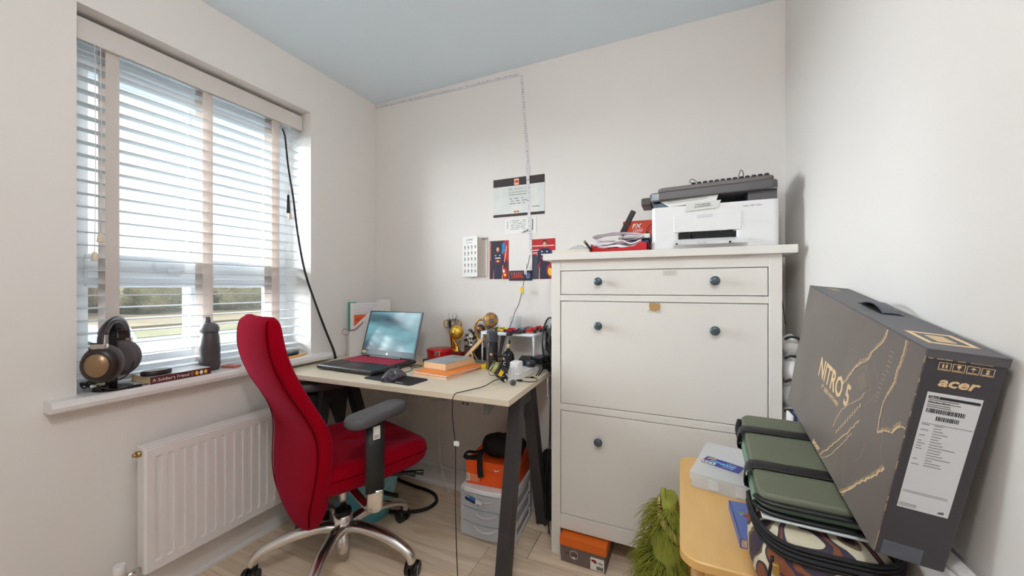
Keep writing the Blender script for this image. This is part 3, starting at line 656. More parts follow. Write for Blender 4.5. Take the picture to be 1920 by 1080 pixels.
# keyboard lying on the printer
kb = thing('keyboard', 'dark keyboard with raised black keys lying on top of the printer', 'keyboard', (.035, 1.575, 1.5095), 0, rot=(math.radians(3), -math.radians(1.6), 0))
B().box(0, .262, 0, .13, 0, .012, .003).build('case', prd, kb)
keyme = None
for r_ in range(5):
    for q in range(13):
        if keyme is None: o = B().box(0, .015, 0, .016, .012, .021, .003).build('key', black, kb); keyme = o.data
        else: o = bpy.data.objects.new('key', keyme); COL.objects.link(o); o.parent = kb
        o.location = (.006 + q * .0195, .006 + r_ * .024, 0)
B().tube([(.16, .0, .018), (.166, .0, .040), (.174, .004, .036), (.18, .03, .02)], .0013, 5, 4).tube([(.02, .0, .012), (.0, .0, .022), (.01, .0, .032), (.03, .03, .02)], .0013, 5, 4).build('cable_loops', black, kb)

# things on the cabinet top
rt = thing('letter_tray', 'red plastic tray full of crumpled white papers beside the printer', 'tray', (-.330, 1.522, 1.275))
B().box(0, .218, 0, .074, 0, .004, .001).build('tray_base', red, rt)
B().add([(0, 0, .002), (.218, 0, .002), (.218, 0, .030), (.19, 0, .034), (.17, 0, .020), (.13, 0, .014), (.06, 0, .012), (.02, 0, .020), (0, 0, .028)] + [(0, .003, .002), (.218, .003, .002), (.218, .003, .030), (.19, .003, .034), (.17, .003, .020), (.13, .003, .014), (.06, .003, .012), (.02, .003, .020), (0, .003, .028)], [tuple(range(9)), tuple(range(17, 8, -1))] + [(i, (i + 1) % 9, (i + 1) % 9 + 9, i + 9) for i in range(9)]).build('front_wall', red, rt)
for x_ in (0, .215): B().box(x_, x_ + .003, 0, .074, 0, .032).build('side_wall', red, rt)
ppm = mat('crumpled_paper', (242, 236, 240), .8)
def crump(x0, x1, y0, y1, z0, amp, seed):
    return lambda u, v: (x0 + (x1 - x0) * u, y0 + (y1 - y0) * v + .004 * noise.noise(Vector((u * 5, v * 5, seed))), z0 + amp * noise.noise(Vector((u * 4, v * 3, seed))) + .006 * v)
for i in range(3):
    o = B().grid(crump(.006, .208 - i * .008, .004 + .002 * i, .072, .012 + i * .013, .016, i * 3.3), 26, 8, thick=1).build('paper_sheet', ppm, rt)
    sm_ = o.modifiers.new('thick', 'SOLIDIFY'); sm_.thickness = .0035
fld = thing('paper_packet', 'crumpled white paper packet lying on the red tray', 'packet', (-.322, 1.527, 1.320))
def pk(u, v):
    a = 2 * PI * u; z = .017 * math.sin(a) * (1 - .3 * v); x = .098 * math.cos(a)
    return (.095 + x + .004 * noise.noise(Vector((u * 6, v * 6, 2))), v * .065, z + .014 + .005 * noise.noise(Vector((x * 30, v * 5, 8))))
B().grid(pk, 40, 10).build('wrapper', ppm, fld)
B().box(.112, .124, -.002, 0, .016, .020).box(.117, .119, -.002, 0, .002, .016).build('black_mark', black, fld)
wb = thing('white_box_lid', 'flat white box lid under the orange box, behind the red tray', 'box', (-.235, 1.60, 1.276))
B().box(0, .125, 0, .17, .056, .074, .002).build('lid', paper, wb); B().box(.01, .125, .01, .16, 0, .020, .001).build('dark_book', mat('navy_card', (28, 40, 84), .5), wb)
B().box(.0, .12, .005, .165, .020, .038, .001).build('white_pad', paper, wb); B().box(.01, .12, .01, .16, .038, .048, .001).build('blue_pad', mat('blue_card', (52, 92, 160), .5), wb); B().box(.012, .12, .012, .16, .048, .056, .001).build('navy_pad', mat('navy_card'), wb)
fx = thing('graphics_box', 'orange red box lettered FX 1000 standing on the white lid', 'box', (-.222, 1.66, 1.350), math.radians(0))
fxm = mat('orange_red_box', (200, 60, 28), .5)
B().box(0, .12, 0, .045, 0, .064, .001).build('carton', fxm, fx)
text(fx, 'FX', white_ink, (.036, -.0005, .033), RN, .026, shear=.25, off=.0006, sx=1.15); text(fx, '1000', white_ink, (.037, -.0005, .016), RN, .019, shear=.25, sx=1.1)
B().tube([(.094, -.001, .004), (.097, -.001, .026), (.108, -.001, .040), (.119, -.001, .046)], .0012, 5, 4).tube([(.10, -.001, .004), (.104, -.001, .022), (.119, -.001, .036)], .0010, 5, 4).box(.092, .104, -.0015, 0, .002, .014).build('printed_cable', black, fx)
st = thing('remote_control', 'long black remote leaning against the orange red box', 'remote', (-.228, 1.640, 1.350), 0, rot=(math.radians(0), math.radians(27), 0))
B().box(-.011, .011, -.006, .006, 0, .115, .003).build('remote_body', mat('dark_brown_black', (42, 34, 34), .3), st); B().box(-.007, .007, -.0068, -.005, .07, .105, .001).build('remote_window', prd, st)
pn = thing('marker_pen', 'dark marker pen sticking out past the edge of the red tray', 'pen', (-.332, 1.522, 1.291), 0, rot=(0, math.radians(-38), 0))
B().cyl((0, -.006, -.012), (0, -.006, .026), .0052).build('barrel', prd, pn); B().cyl((0, -.006, .026), (0, -.006, .038), .0056).build('cap', mat('olive_cap', (120, 104, 84), .5), pn)
bk = thing('notebook', 'thin white cardboard folder flat on the cabinet top under the plastic bag', 'folder', (-.500, 1.530, 1.275))
B().box(0, .165, 0, .20, .0005, .016, .001).build('cover', mat('ivory_card', (218, 208, 194), .7), bk); B().box(-.002, .004, -.001, .0, .002, .016).build('blue_edge', mat('blue_card'), bk)
bg_ = thing('plastic_bag', 'small clear plastic bag with scraps lying on the folder', 'bag', (-.445, 1.56, 1.2915))
B().grid(lambda u, v: (.0 + .095 * u, .09 * v, .0035 + .020 * math.sin(PI * u) * math.sin(PI * v) * (1 + .5 * noise.noise(Vector((u * 6, v * 6, 1))))), 20, 12).build('film', frost, bg_)
B().box(.012, .078, .012, .07, 0, .004, .001).build('dark_card', prd, bg_); B().ball((.034, .03, .010), (.014, .012, .006), 10, 6).build('tan_scrap', mat('tan_scrap', (196, 160, 120), .7), bg_); B().ball((.066, .035, .009), (.012, .010, .005), 10, 6).build('pale_scrap', paper, bg_)

# shoe box under the cabinet
sb = thing('shoe_box', 'grey brown shoe box with orange lid on the floor under the cabinet', 'box', (-.455, 1.500, 0), math.radians(-1))
brn = mat('grey_brown_card', (112, 96, 90), .7); olid = mat('orange_lid_card', (222, 104, 26), .6)
B().box(.004, .188, .004, .27, .0, .085, .001).build('carton', brn, sb); B().box(0, .192, 0, .276, .068, .106, .002).build('lid', olid, sb)
B().box(.128, .182, .0028, .004, .004, .052).build('price_label', paper, sb)
B().box(.132, .150, .0022, .0028, .036, .044, 0).box(.140, .154, .0022, .0028, .032, .038, 0).build('shoe_print', darkred, sb)
b = B(); x_ = .152
for i in range(11): b.box(x_, x_ + .0012 * (1 + i % 2), .0022, .0028, .008, .022); x_ += .0025
b.build('bar_code', ink, sb); text(sb, 'TN', ink, (.160, .0026, .030), RN, .012, off=.0004)
B().at((.060, .0035, .038), (PI / 2, 0, 0)).tube([(.0165 * math.cos(2 * PI * i / 24), .0165 * math.sin(2 * PI * i / 24), 0) for i in range(24)], .0008, 5, 1, close=True).build('round_logo', white_ink, sb)
text(sb, 'SKECHERS', ink, (.022, .0032, .034), RN, .0115, space=1.15, off=.0003); text(sb, 'AIR', white_ink, (.052, .0030, .024), RN, .009, off=.0005)

# ================================================================ ON THE WINDOW SILL
SZ = .787
hs = thing('headphone_stand', 'black headphone stand with a flat round foot on the window sill', 'stand', (-1.765, .612, SZ))
B().cyl((0, 0, 0), (0, 0, .006), .050, .048, 28).build('foot', mat('glossy_black', (20, 20, 22), .12), hs)
B().box(-.007, .007, -.010, .010, .006, .215, .003).build('post', blackm, hs)
B().tube([(-.035, 0, .205), (-.015, 0, .216), (.015, 0, .216), (.035, 0, .205)], .009, 8, 4, flat=.5).build('cradle', blackm, hs)
hp = thing('headphones', 'brown black over-ear headphones hung on the stand at the sill', 'headphones', (-1.765, .612, 1.008), math.radians(-40))
hbm = mat('brown_black_plastic', (46, 36, 34), .35); hcm = mat('grey_cushion', (92, 84, 86), .6); bz = mat('bronze_plate', (150, 122, 92), .3, metal=.6)
# local x runs from ear to ear; band arches above the cradle
arc = [(.080 * math.cos(PI * i / 12), 0, -.055 + .068 * math.sin(PI * i / 12)) for i in range(13)]
B().tube([(-.079, 0, -.095)] + [(-p[0], 0, p[2]) for p in arc] + [(.079, 0, -.095)], .017, 10, 2, flat=.36).build('headband', hbm, hp)
B().tube([(-p[0] * .92, 0, p[2] - .007) for p in arc[2:-2]], .014, 8, 2, flat=.4).build('band_padding', hcm, hp)
for s in (1, -1):
    yk = B().tube([(s * .081, -.010, -.055), (s * .086, -.012, -.08), (s * .092, -.016, -.115)], .012, 8, 3, flat=.6).build('slider', silver if 0 else hbm, hp)
    B().box(s * .076, s * .094, -.019, .019, -.074, -.058, .002).build('slider_clasp', mat('pale_metal', (188, 178, 170), .3, metal=.7), yk)
    M_ = (0, s * PI / 2, 0)
    cu = B().at((s * .058, 0, -.125), M_, (1.25, 1, 1)).lathe([(.030, -.012), (.043, -.012), (.050, -.004), (.050, .004), (.043, .012), (.026, .010)], 28).build('ear_cushion', hcm, hp)
    sh = B().at((s * .060, 0, -.125), M_, (1.25, 1, 1)).lathe([(.046, .008), (.048, .018), (.042, .034), (.030, .040)], 28).build('ear_cup', hbm, hp)
    B().at((s * .060, 0, -.125), M_, (1.25, 1, 1)).lathe([(.030, .040), (.029, .043), (.004, .044)], 28).build('cup_plate', bz, sh)
cbm = B(); rd = random.Random(11)
for k in range(4):
    pts = []; 
    for i in range(9):
        a = i * .9 + k; pts.append((-1.785 + .034 * math.cos(a) + rd.uniform(-.008, .008), .560 + .020 * math.sin(a) + rd.uniform(-.004, .004) + .004 * i, .800 + .014 * abs(math.sin(a * 1.3 + k))))
    cbm.tube(pts, .0026, 6, 4)
cbm.tube([(-1.73, .56, .85), (-1.722, .60, .82), (-1.735, .64, .835), (-1.765, .665, .87)], .002, 6, 5).tube([(-1.740, .545, .83), (-1.72, .57, .805), (-1.712, .60, .793), (-1.715, .635, .7905)], .0022, 6, 5)
tg = cbm.build('tangled_cable', black); tag(tg, 'tangle of thin black cables heaped by the headphone stand foot', 'cable')
B().box(-1.722, -1.710, .630, .668, .788, .796, .002).build('cable_plug', black, tg); B().box(-1.7175, -1.7145, .667, .685, .790, .793).build('plug_tip', silver, tg)
wt = thing('white_cable_clip', 'small white and green plastic clip among the tangled cables', 'clip', (-1.735, .565, SZ + .022), .5)
B().box(-.006, .006, -.02, .02, 0, .008, .002).build('clip_body', mat('pale_green_plastic', (206, 220, 200), .5), wt)

bk = thing('paperback_book', 'dark red spined paperback lying flat on the sill under a black case', 'book', (-1.714, .690, SZ), math.radians(2))
B().box(-.128, -.0015, .0015, .190, .002, .024, .0005).build('pages', mat('cream_pages', (226, 200, 150), .8, bump=(400, .4)), bk)
cv = mat('book_cover_white', (214, 214, 218), .25, coat=.6); spn = mat('maroon_spine', (92, 44, 46), .45)
B().box(-.130, .0, 0, .192, .024, .0255).box(-.130, .0, 0, .192, 0, .0015).build('cover', cv, bk)
sp = B().box(-.001, .001, 0, .192, 0, .0255, .0008).build('spine', spn, bk)
text(sp, "A Soldier's Friend", white_ink, (.0012, .006, .0075), (PI / 2, 0, PI / 2), .0155)
for i, c_ in enumerate((bz, yelp, white_ink, yelp)): B().ball((.0012, .128 + i * .015, .012), (.0006, .006, .008), 10, 6).build('cover_flourish', c_, sp)
cs = thing('round_case', 'black oval case resting on the end of the sill paperback', 'case', (-1.754, .724, SZ + .0258), math.radians(0))
B().at((0, 0, 0), (0, 0, 0), (1, 1.35, 1)).lathe([(.030, 0), (.033, .004), (.033, .014), (.029, .018)], 28).build('shell', mat('dark_brown_case', (44, 36, 36), .35), cs)
mg = thing('grey_sunglass_case', 'dark flat pouch lying between the paperback and the blind', 'pouch', (-1.866, .80, SZ), math.radians(4))
B().prism(rpoly(-.016, .016, -.075, .075, .014), 0, .012, .004).build('pouch_body', mat('slate_pouch', (96, 90, 92), .6), mg)

sbt = thing('sports_bottle', 'grey squeeze sports bottle with spout standing on the window sill', 'bottle', (-1.800, .918, SZ))
bmz = mat('grey_rubber_bottle', (70, 62, 64), .42)
prof = [(.028, 0), (.034, .004), (.036, .03), (.036, .05), (.0345, .065), (.036, .085), (.0365, .105), (.034, .13), (.030, .152), (.028, .160)]
def ridg(r, z, a): return r * (1 + (.03 * math.sin(3 * a + z * 70) if .03 < z < .14 else 0))
rs = []
for i in range(len(prof) - 1):
    for k in range(3):
        t = k / 3; r = prof[i][0] * (1 - t) + prof[i + 1][0] * t; z_ = prof[i][1] * (1 - t) + prof[i + 1][1] * t
        rs.append([(ridg(r, z_, 2 * PI * j / 32) * math.cos(2 * PI * j / 32), ridg(r, z_, 2 * PI * j / 32) * math.sin(2 * PI * j / 32), z_) for j in range(32)])
B().rings(rs).build('bottle_body', bmz, sbt)
cp = B().lathe([(.030, .158), (.033, .160), (.0335, .178), (.030, .184), (.024, .192), (.013, .198)], 32).build('screw_cap', mat('grey_cap', (92, 88, 92), .4), sbt)
B().at((0, 0, 0), (0, math.radians(-4), 0)).lathe([(.010, .196), (.011, .204), (.009, .218), (.006, .222)], 16).build('spout', mat('grey_cap'), cp)
cdm = mat('salmon_card', (206, 120, 104), .6)
for i in range(1):
    cc_ = thing('card_stack', 'small stack of salmon pink cards on the sill beside the sports bottle', 'cards', (-1.772, .985, SZ), math.radians(20))
    for j in range(6): B().box(-.03, .03, -.018 - .001 * (j % 2), .018, .0016 * j, .0016 * j + .0012).build('card', cdm, cc_)
ps = thing('pencil_sharpener', 'tiny black clip on the sill between the pink cards and chair', 'clip', (-1.755, 1.045, SZ), .4)
B().box(-.006, .006, -.012, .012, 0, .006, .002).build('clip_body', black, ps); B().box(-.004, .004, -.018, -.011, .001, .004).build('clip_tip', silver, ps)
hb = thing('hairbrush', 'black bristled hairbrush lying bristles-up on the sill end', 'hairbrush', (-1.795, 1.285, SZ), math.radians(10))
B().prism([(.018 * math.cos(2 * PI * i / 20), .034 * math.sin(2 * PI * i / 20)) for i in range(20)], .0, .012, .004, smooth=True).box(-.006, .006, -.11, -.03, .001, .011, .003).build('brush_back', black, hb)
b = B()
for i in range(-3, 4):
    for j in range(-6, 7):
        x_, y_ = i * .0048, j * .0048
        if (x_ / .017) ** 2 + (y_ / .033) ** 2 < 1: b.cyl((x_, y_, .011), (x_ * 1.15, y_ * 1.15, .028), .0007, .0005, 4)
o = b.build('bristles', blackm, hb); o['kind'] = 'stuff'
yt = thing('yellow_tool', 'yellow orange plastic strip lying in front of the hairbrush', 'tool', (-1.752, 1.275, SZ), math.radians(12))
B().box(-.012, .012, -.06, .045, 0, .006, .002).build('strip_body', mat('amber_plastic', (222, 160, 60), .4), yt); B().box(-.006, .006, .045, .065, .001, .005, .001).build('strip_tip', yelp, yt)

# ================================================================ ON THE DESK
lt = thing('laptop', 'open dark laptop with red backlit keys and blue reflection on its screen', 'laptop', (-1.408, 1.405, DZ), math.radians(-1.5))
lbm = mat('laptop_black', (30, 29, 33), .35); lbg = mat('laptop_bezel', (58, 70, 82), .3)
B().prism([(-.185, -.145), (-.175, -.150), (.175, -.150), (.185, -.145), (.185, .135), (.14, .142), (-.14, .142), (-.185, .135)], .006, .024, .005).build('base', lbm, lt)
for x_, y_ in ((-.15, -.12), (.15, -.12), (-.15, .12), (.15, .12)): B().cyl((x_, y_, 0), (x_, y_, .007), .008).build('foot', rubber, lt)
B().box(-.168, .168, -.022, .108, .0238, .0245).build('keyboard_deck', mat('deck_black', (36, 26, 30), .5), lt)
B().box(-.055, .055, -.135, -.048, .0238, .0243).build('touchpad', mat('touchpad_grey', (52, 50, 54), .3), lt)
rk = mat('red_lit_key', (120, 20, 46), .5, emit=((150, 20, 50), .35)); kme = None
for r_ in range(6):
    for q in range(17):
        if r_ == 0 and 4 <= q <= 8:
            if q == 4: B().box(-.165 + 4 * .0194, -.165 + 9 * .0194 - .003, -.018, -.003, .0245, .0262, .001).build('key', rk, lt)
            continue
        if kme is None: o = B().box(0, .0162, 0, .0155, .0245, .0262, .001).build('key', rk, lt); kme = o.data
        else: o = bpy.data.objects.new('key', kme); COL.objects.link(o); o.parent = lt
        o.location = (-.165 + q * .0194, -.018 + r_ * .0208, 0)
# screen hinged at the rear, leaning back
scr = thing('lid', '', '', (0, .118, .022)); del scr['label']; del scr['category']; scr.parent = lt; scr.rotation_euler = (math.radians(-17), 0, 0)
scm = mat('screen_reflection_glow', (20, 26, 30), .15, emit=((84, 142, 158), .55))  # window reflection on the dark screen, painted as a glowing teal pattern
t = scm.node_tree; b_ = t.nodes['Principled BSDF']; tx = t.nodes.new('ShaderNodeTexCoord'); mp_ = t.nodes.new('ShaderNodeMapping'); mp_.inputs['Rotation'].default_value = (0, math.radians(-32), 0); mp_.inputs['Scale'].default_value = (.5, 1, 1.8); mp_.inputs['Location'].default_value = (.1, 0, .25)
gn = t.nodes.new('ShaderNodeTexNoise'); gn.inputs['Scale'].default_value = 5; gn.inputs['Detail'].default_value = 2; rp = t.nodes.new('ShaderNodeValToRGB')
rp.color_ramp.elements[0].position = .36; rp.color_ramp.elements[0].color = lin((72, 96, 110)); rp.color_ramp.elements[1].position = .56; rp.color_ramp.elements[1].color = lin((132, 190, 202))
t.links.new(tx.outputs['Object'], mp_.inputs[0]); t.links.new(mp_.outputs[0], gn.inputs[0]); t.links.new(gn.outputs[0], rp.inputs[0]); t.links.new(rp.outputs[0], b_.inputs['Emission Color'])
ob = B().box(-.185, .185, 0, .007, .008, .252, .002).build('lid_shell', lbg, scr)
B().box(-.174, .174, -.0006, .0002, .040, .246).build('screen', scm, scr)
B().box(-.12, .10, -.002, .006, .0, .012, .002).build('hinge', lbm, scr)
B().cyl((.0, -.0005, .022), (.0, .0, .022), .005).build('logo', silver, scr); B().box(-.178, -.150, -.0008, 0, .018, .032).build('spec_sticker', mat('yellow_sticker', (226, 214, 160), .6), scr)
for ch_ in list(scr.children):        # the lid's pieces hang directly on the laptop
    ch_.parent = lt; ch_.location = scr.location; ch_.rotation_euler = scr.rotation_euler
bpy.data.objects.remove(scr)
mp2 = thing('mouse_mat', 'black cloth mouse mat under the mouse in front of the laptop', 'mouse mat', (-1.110, 1.262, DZ), math.radians(-4))
B().prism(rpoly(-.135, .135, -.058, .058, .016), 0, .003).build('mat', mat('mat_cloth', (40, 38, 42), .9), mp2); text(mp2, 'hypergear', white_ink, (.045, -.048, .0031), (0, 0, 0), .010, off=.0002)
ms = thing('computer_mouse', 'dark patterned computer mouse on the black mat', 'mouse', (-1.118, 1.262, DZ + .003), math.radians(12)); ms.scale = (1.1, 1.1, 1.1)
rs = []
for i in range(13):
    t_ = i / 12; y_ = -.062 + .124 * t_; hgt = .040 * math.sin(PI * min(1, .12 + t_ * .86)) ** .7; w_ = .034 * math.sin(PI * (.12 + .76 * t_)) ** .5
    rs.append([(w_ * math.cos(a), y_, max(0, hgt * math.sin(a)) if a <= PI else 0) for a in [2 * PI * k / 20 for k in range(20)]])
B().rings(rs).build('mouse_body', mat('mouse_grey', (88, 86, 96), .35, var=(90, (54, 52, 60), .15)), ms)
for i in range(4): B().at((.020 - i * .003, -.030 + i * .004, .026 + i * .002), (0, .7, .5)).box(-.002, .002, -.012, .012, 0, .006).build('silver_stripe', silver, ms)
B().cyl((-.004, .040, .031), (.004, .040, .031), .008).build('scroll_wheel', black, ms)
mc = B().tube([(-1.125, 1.33, .752), (-1.14, 1.40, .747), (-1.17, 1.45, .746), (-1.15, 1.49, .748)], .002, 6, 5).build('mouse_cable', black); tag(mc, 'thin black cable running back from the computer mouse', 'cable')
ad = thing('power_adapter_cable', 'black laptop power lead with gold plug behind the orange books', 'cable', (-1.175, 1.56, DZ))
B().tube([(-.02, .02, .012), (.02, .03, .018), (.08, .035, .010), (.13, .05, .004), (.20, .07, .004), (.25, .05, .004)], .0026, 6, 5).build('lead', black, ad)
B().cyl((-.03, .018, .016), (.015, .026, .018), .009).build('ferrite_block', black, ad); B().tube([(-.02, -.10, .006), (.0, -.07, .012), (.01, -.05, .008), (-.01, -.02, .006)], .003, 6, 4).build('loose_lead', black, ad)
B().cyl((-.005, -.06, .012), (.035, -.045, .014), .005).build('gold_plug', mat('dull_gold', (176, 138, 72), .4, metal=.6), ad)

ob_ = mat('orange_cover', (240, 138, 58), .6); oc2 = mat('orange_cover_light', (246, 176, 96), .6)
for i, (dx, dy, rz, m_, lab) in enumerate((( 0, 0, -4, oc2, 'pale orange exercise book at the bottom of the stack by the mouse mat'), (.006, .006, -7, ob_, 'orange exercise book on the pale orange one, under the paperback'))):
    t = thing('exercise_book', lab, 'book', (-.985 + dx, 1.490 + dy, DZ + .009 * i), math.radians(rz))
    B().box(-.094, .092, -.148, .148, .001, .0075).build('pages', paper, t); B().box(-.096, .096, -.150, .150, .0075, .0088, .0004).box(-.096, .096, -.150, .150, 0, .001).build('cover', m_, t)
t = thing('paperback_book', 'thick paperback with pale grey cover lying on the orange exercise books', 'book', (-1.010, 1.520, DZ + .018), math.radians(-8))
B().box(-.068, .066, -.098, .098, .001, .029, .0005).build('pages', mat('buff_pages', (232, 196, 150), .8, bump=(400, .4)), t)
B().box(-.070, .068, -.100, .100, .029, .031, .0006).box(-.070, .068, -.100, .100, 0, .0012).build('cover', mat('marbled_grey_cover', (176, 184, 188), .4, var=(18, (136, 146, 152), .5)), t)
t = thing('card_sheet', 'sheet of speckled grey card lying behind the paperback near the wooden bar', 'card', (-.935, 1.66, DZ + .019), math.radians(-6))
B().box(-.05, .05, -.03, .03, 0, .0025).build('sheet', mat('speckled_card', (150, 164, 160), .6, var=(60, (98, 104, 96), .4)), t)

tn = thing('round_tin', 'shiny red round tin with a silver mark, behind the laptop corner', 'tin', (-1.190, 1.700, DZ))
B().lathe([(.066, 0), (.068, .003), (.068, .046), (.070, .048), (.070, .058), (.066, .062), (.002, .0625)], 40).build('tin_body', mat('glossy_red', (196, 18, 28), .15), tn)
for i in range(3): B().at((.030, -.064, .040), (0, 0, .35)).box(-.016 + i * .011, -.009 + i * .011, -.002, .001, -.007 - .003 * (i % 2), .014, .001).build('silver_mark', silver, tn)
B().at((.030, -.064, .040), (0, 0, .35)).box(-.016, .013, -.002, .001, .010, .015, .001).build('silver_mark', silver, tn)

# trophies
def plinth(p, w_, h_, m_): return B().box(-w_, w_, -w_ * .8, w_ * .8, 0, h_, .002).build('plinth', m_, p)
t = thing('cup_trophy', 'tall silver and gold cup trophy with loop handles on a dark red base', 'trophy', (-1.160, 1.780, DZ)); plinth(t, .026, .030, darkred)
B().lathe([(.020, .030), (.022, .034), (.008, .040), (.011, .050), (.009, .058), (.014, .10), (.021, .128)], 20).build('stem', gold, t)
B().lathe([(.016, .126), (.026, .142), (.030, .170), (.026, .186), (.030, .190)], 20, cap=False).build('cup', silver, t)
B().tube([(-.027, 0, .146), (-.046, 0, .150), (-.050, 0, .175), (-.030, 0, .184)], .003, 6, 5).build('handle', gold, t); B().tube([(.027, 0, .146), (.046, 0, .150), (.050, 0, .175), (.030, 0, .184)], .003, 6, 5).build('handle', gold, t)
B().lathe([(.012, .12), (.015, .124), (.012, .130)], 16).build('red_ring', red, t)
for a_ in (-.012, .0, .012): B().tube([(a_, 0, .186), (a_ * 2, 0, .205), (a_ * 1.6, 0, .222)], lambda q: .003 * (1.1 - q), 6, 3).build('finial', silver, t)
t = thing('ball_trophy', 'golden ball trophy on a forked stem and square red base', 'trophy', (-1.085, 1.705, DZ)); plinth(t, .030, .044, darkred)
B().lathe([(.018, .044), (.020, .048), (.010, .056), (.012, .066), (.006, .074)], 16).build('stem', gold, t)
for s in (-1, 1): B().tube([(0, 0, .072), (s * .014, 0, .090), (s * .018, 0, .106)], .0032, 6, 3).build('fork', gold, t)
B().at((0, 0, .136)).ball((0, 0, 0), .033, 20, 14).build('ball', mat('dimpled_gold', (226, 184, 76), .25, metal=1, bump=(160, 1, .003)), t)
t = thing('dome_trophy', 'black and white patterned dome ornament on a clear square block', 'trophy', (-1.040, 1.770, DZ))
B().box(-.026, .026, -.020, .020, 0, .066, .003).build('clear_block', mat('smoky_block', (110, 84, 82), .15), t)
B().lathe([(.028, .066), (.030, .072), (.024, .080)], 20).build('silver_collar', silver, t)
B().at((0, 0, .076)).lathe([(.022, 0), (.031, .014), (.032, .030), (.022, .052), (.006, .072)], 24).build('patterned_dome', mat('leopard_glaze', (24, 22, 26), .2, var=(70, (214, 210, 206), .08)), t)
t = thing('frame_trophy', 'gold looped frame trophy holding a small dark football', 'trophy', (-.978, 1.775, DZ)); plinth(t, .022, .060, mat('dark_base', (34, 26, 28), .3))
B().lathe([(.010, .06), (.012, .075), (.016, .090)], 12).build('dark_neck', black, t)
B().tube([(0, 0, .085), (-.020, 0, .105), (-.032, 0, .150), (-.018, 0, .186), (0, 0, .192), (.020, 0, .186), (.034, 0, .150), (.018, 0, .105)], .0048, 8, 5, close=True).build('gold_loop', gold, t)
B().ball((0, 0, .148), .0225, 18, 12).build('small_ball', mat('bronze_ball', (84, 64, 70), .3, metal=.5, var=(60, (176, 130, 70), .1)), t)
t = thing('star_trophy', 'large dark trophy with gold V shape and a gold plate on its base', 'trophy', (-.862, 1.748, DZ))
B().box(-.050, .050, -.030, .030, 0, .018, .002).build('plinth', black, t); B().box(-.036, .036, -.0315, -.030, .004, .014).build('name_plate', gold, t)
B().box(-.040, .040, -.024, .024, .018, .030, .002).build('second_step', mat('dull_gold'), t)
for s in (-1, 1):
    B().rings([[(s * .004, -.006, .03), (s * .014, -.006, .03), (s * .014, .006, .03), (s * .004, .006, .03)], [(s * .022, -.008, .15), (s * .044, -.008, .15), (s * .044, .008, .15), (s * .022, .008, .15)]], False).build('dark_wing', mat('smoke_brown', (74, 60, 62), .35), t)
B().rings([[(-.003, -.008, .03), (.003, -.008, .03), (.003, -.004, .03), (-.003, -.004, .03)], [(-.026, -.010, .15), (-.006, -.010, .15), (-.006, -.004, .15), (-.026, -.004, .15)]], False).build('gold_blade', gold, t)

for o_ in [x for x in COL.objects if x.name in ('cup_trophy', 'ball_trophy', 'dome_trophy', 'frame_trophy')]: o_.scale = (1.12, 1.0, 1.14)
bm_ = mat('beech_wood', (216, 178, 130), .5, var=(20, (228, 194, 150), .6), stretch=(6, 1, 1))
t = thing('wooden_stand', 'beech wood bar propped at a slant on thin legs before the trophies', 'stand', (-.965, 1.635, DZ))
p0, p1 = Vector((-.055, .012, .012)), Vector((.062, .028, .135)); d = (p1 - p0).normalized(); n_ = d.cross(Vector((0, 1, 0))).normalized(); sd = Vector((0, 1, 0))
B().rings([[p + n_ * a + sd * c for a, c in ((-.008, -.012), (.008, -.012), (.008, .012), (-.008, .012))] for p in (p0, p1)], False).build('slanted_bar', bm_, t)
B().tube([(.0, .012, .075), (.035, -.02, .030), (.055, -.045, .003)], .0035, 6, 2).build('leg', bm_, t); B().tube([(-.005, .03, .070), (.0, .06, .035), (.004, .09, .003)], .0035, 6, 2).build('leg', bm_, t)
t = thing('yellow_block', 'small yellow block on the desk by the white shelf leg', 'block', (-.865, 1.60, DZ), .3)
B().box(-.014, .014, -.010, .010, 0, .020, .003).build('block', yellow, t)

# white plastic shelf riser and what stands on it
sf = thing('riser_shelf', 'small white plastic riser shelf on thin legs at the back of the desk', 'shelf', (-.770, 1.730, DZ))
SH = .172
B().prism(rpoly(-.148, .148, -.075, .078, .012), SH - .014, SH, .003).build('shelf_board', mat('shelf_white', (232, 236, 242), .35), sf)
for x_, y_ in ((-.138, -.066), (.138, -.066), (-.138, .068), (.138, .068)):
    l_ = B().cyl((x_, y_, 0), (x_, y_, SH - .012), .0032, .004, 10).build('leg', mat('shelf_white'), sf)
    B().box(x_ - .006, x_ + .006, y_ - .006, y_ + .006, SH - .040, SH - .012, .002).build('leg_socket', mat('shelf_white'), l_)
STZ = DZ + SH
# football ornament: panels of a truncated icosahedron
fb = thing('football_ornament', 'gold and grey football ornament standing on the riser shelf', 'ball', (-.888, 1.715, STZ)); fb.scale = (1.1, 1.1, 1.1)
B().lathe([(.018, 0), (.020, .003), (.012, .010)], 20).build('ball_foot', mat('dark_base'), fb)
PH = (1 + 5 ** .5) / 2; vs = []
for a, b_, c in ((0, 1, 3 * PH), (1, 2 + PH, 2 * PH), (PH, 2, 2 * PH + 1)):
    for s1 in (1, -1):
        for s2 in (1, -1):
            for s3 in (1, -1):
                q = (a * s1, b_ * s2, c * s3)
                for k in range(3):
                    v = Vector((q[k % 3], q[(k + 1) % 3], q[(k + 2) % 3]))
                    if all((v - x).length > 1e-4 for x in vs): vs.append(v)
ico = []
for s1 in (1, -1):
    for s2 in (1, -1):
        for k in range(3): q = (0, s1, s2 * PH); ico.append(Vector((q[k], q[(k + 1) % 3], q[(k + 2) % 3])).normalized())
hexn = []
for i in range(12):
    for j in range(i + 1, 12):
        for k in range(j + 1, 12):
            if all(abs((ico[x] - ico[y_]).length - 1.0515) < .01 for x, y_ in ((i, j), (j, k), (i, k))): hexn.append((ico[i] + ico[j] + ico[k]).normalized())
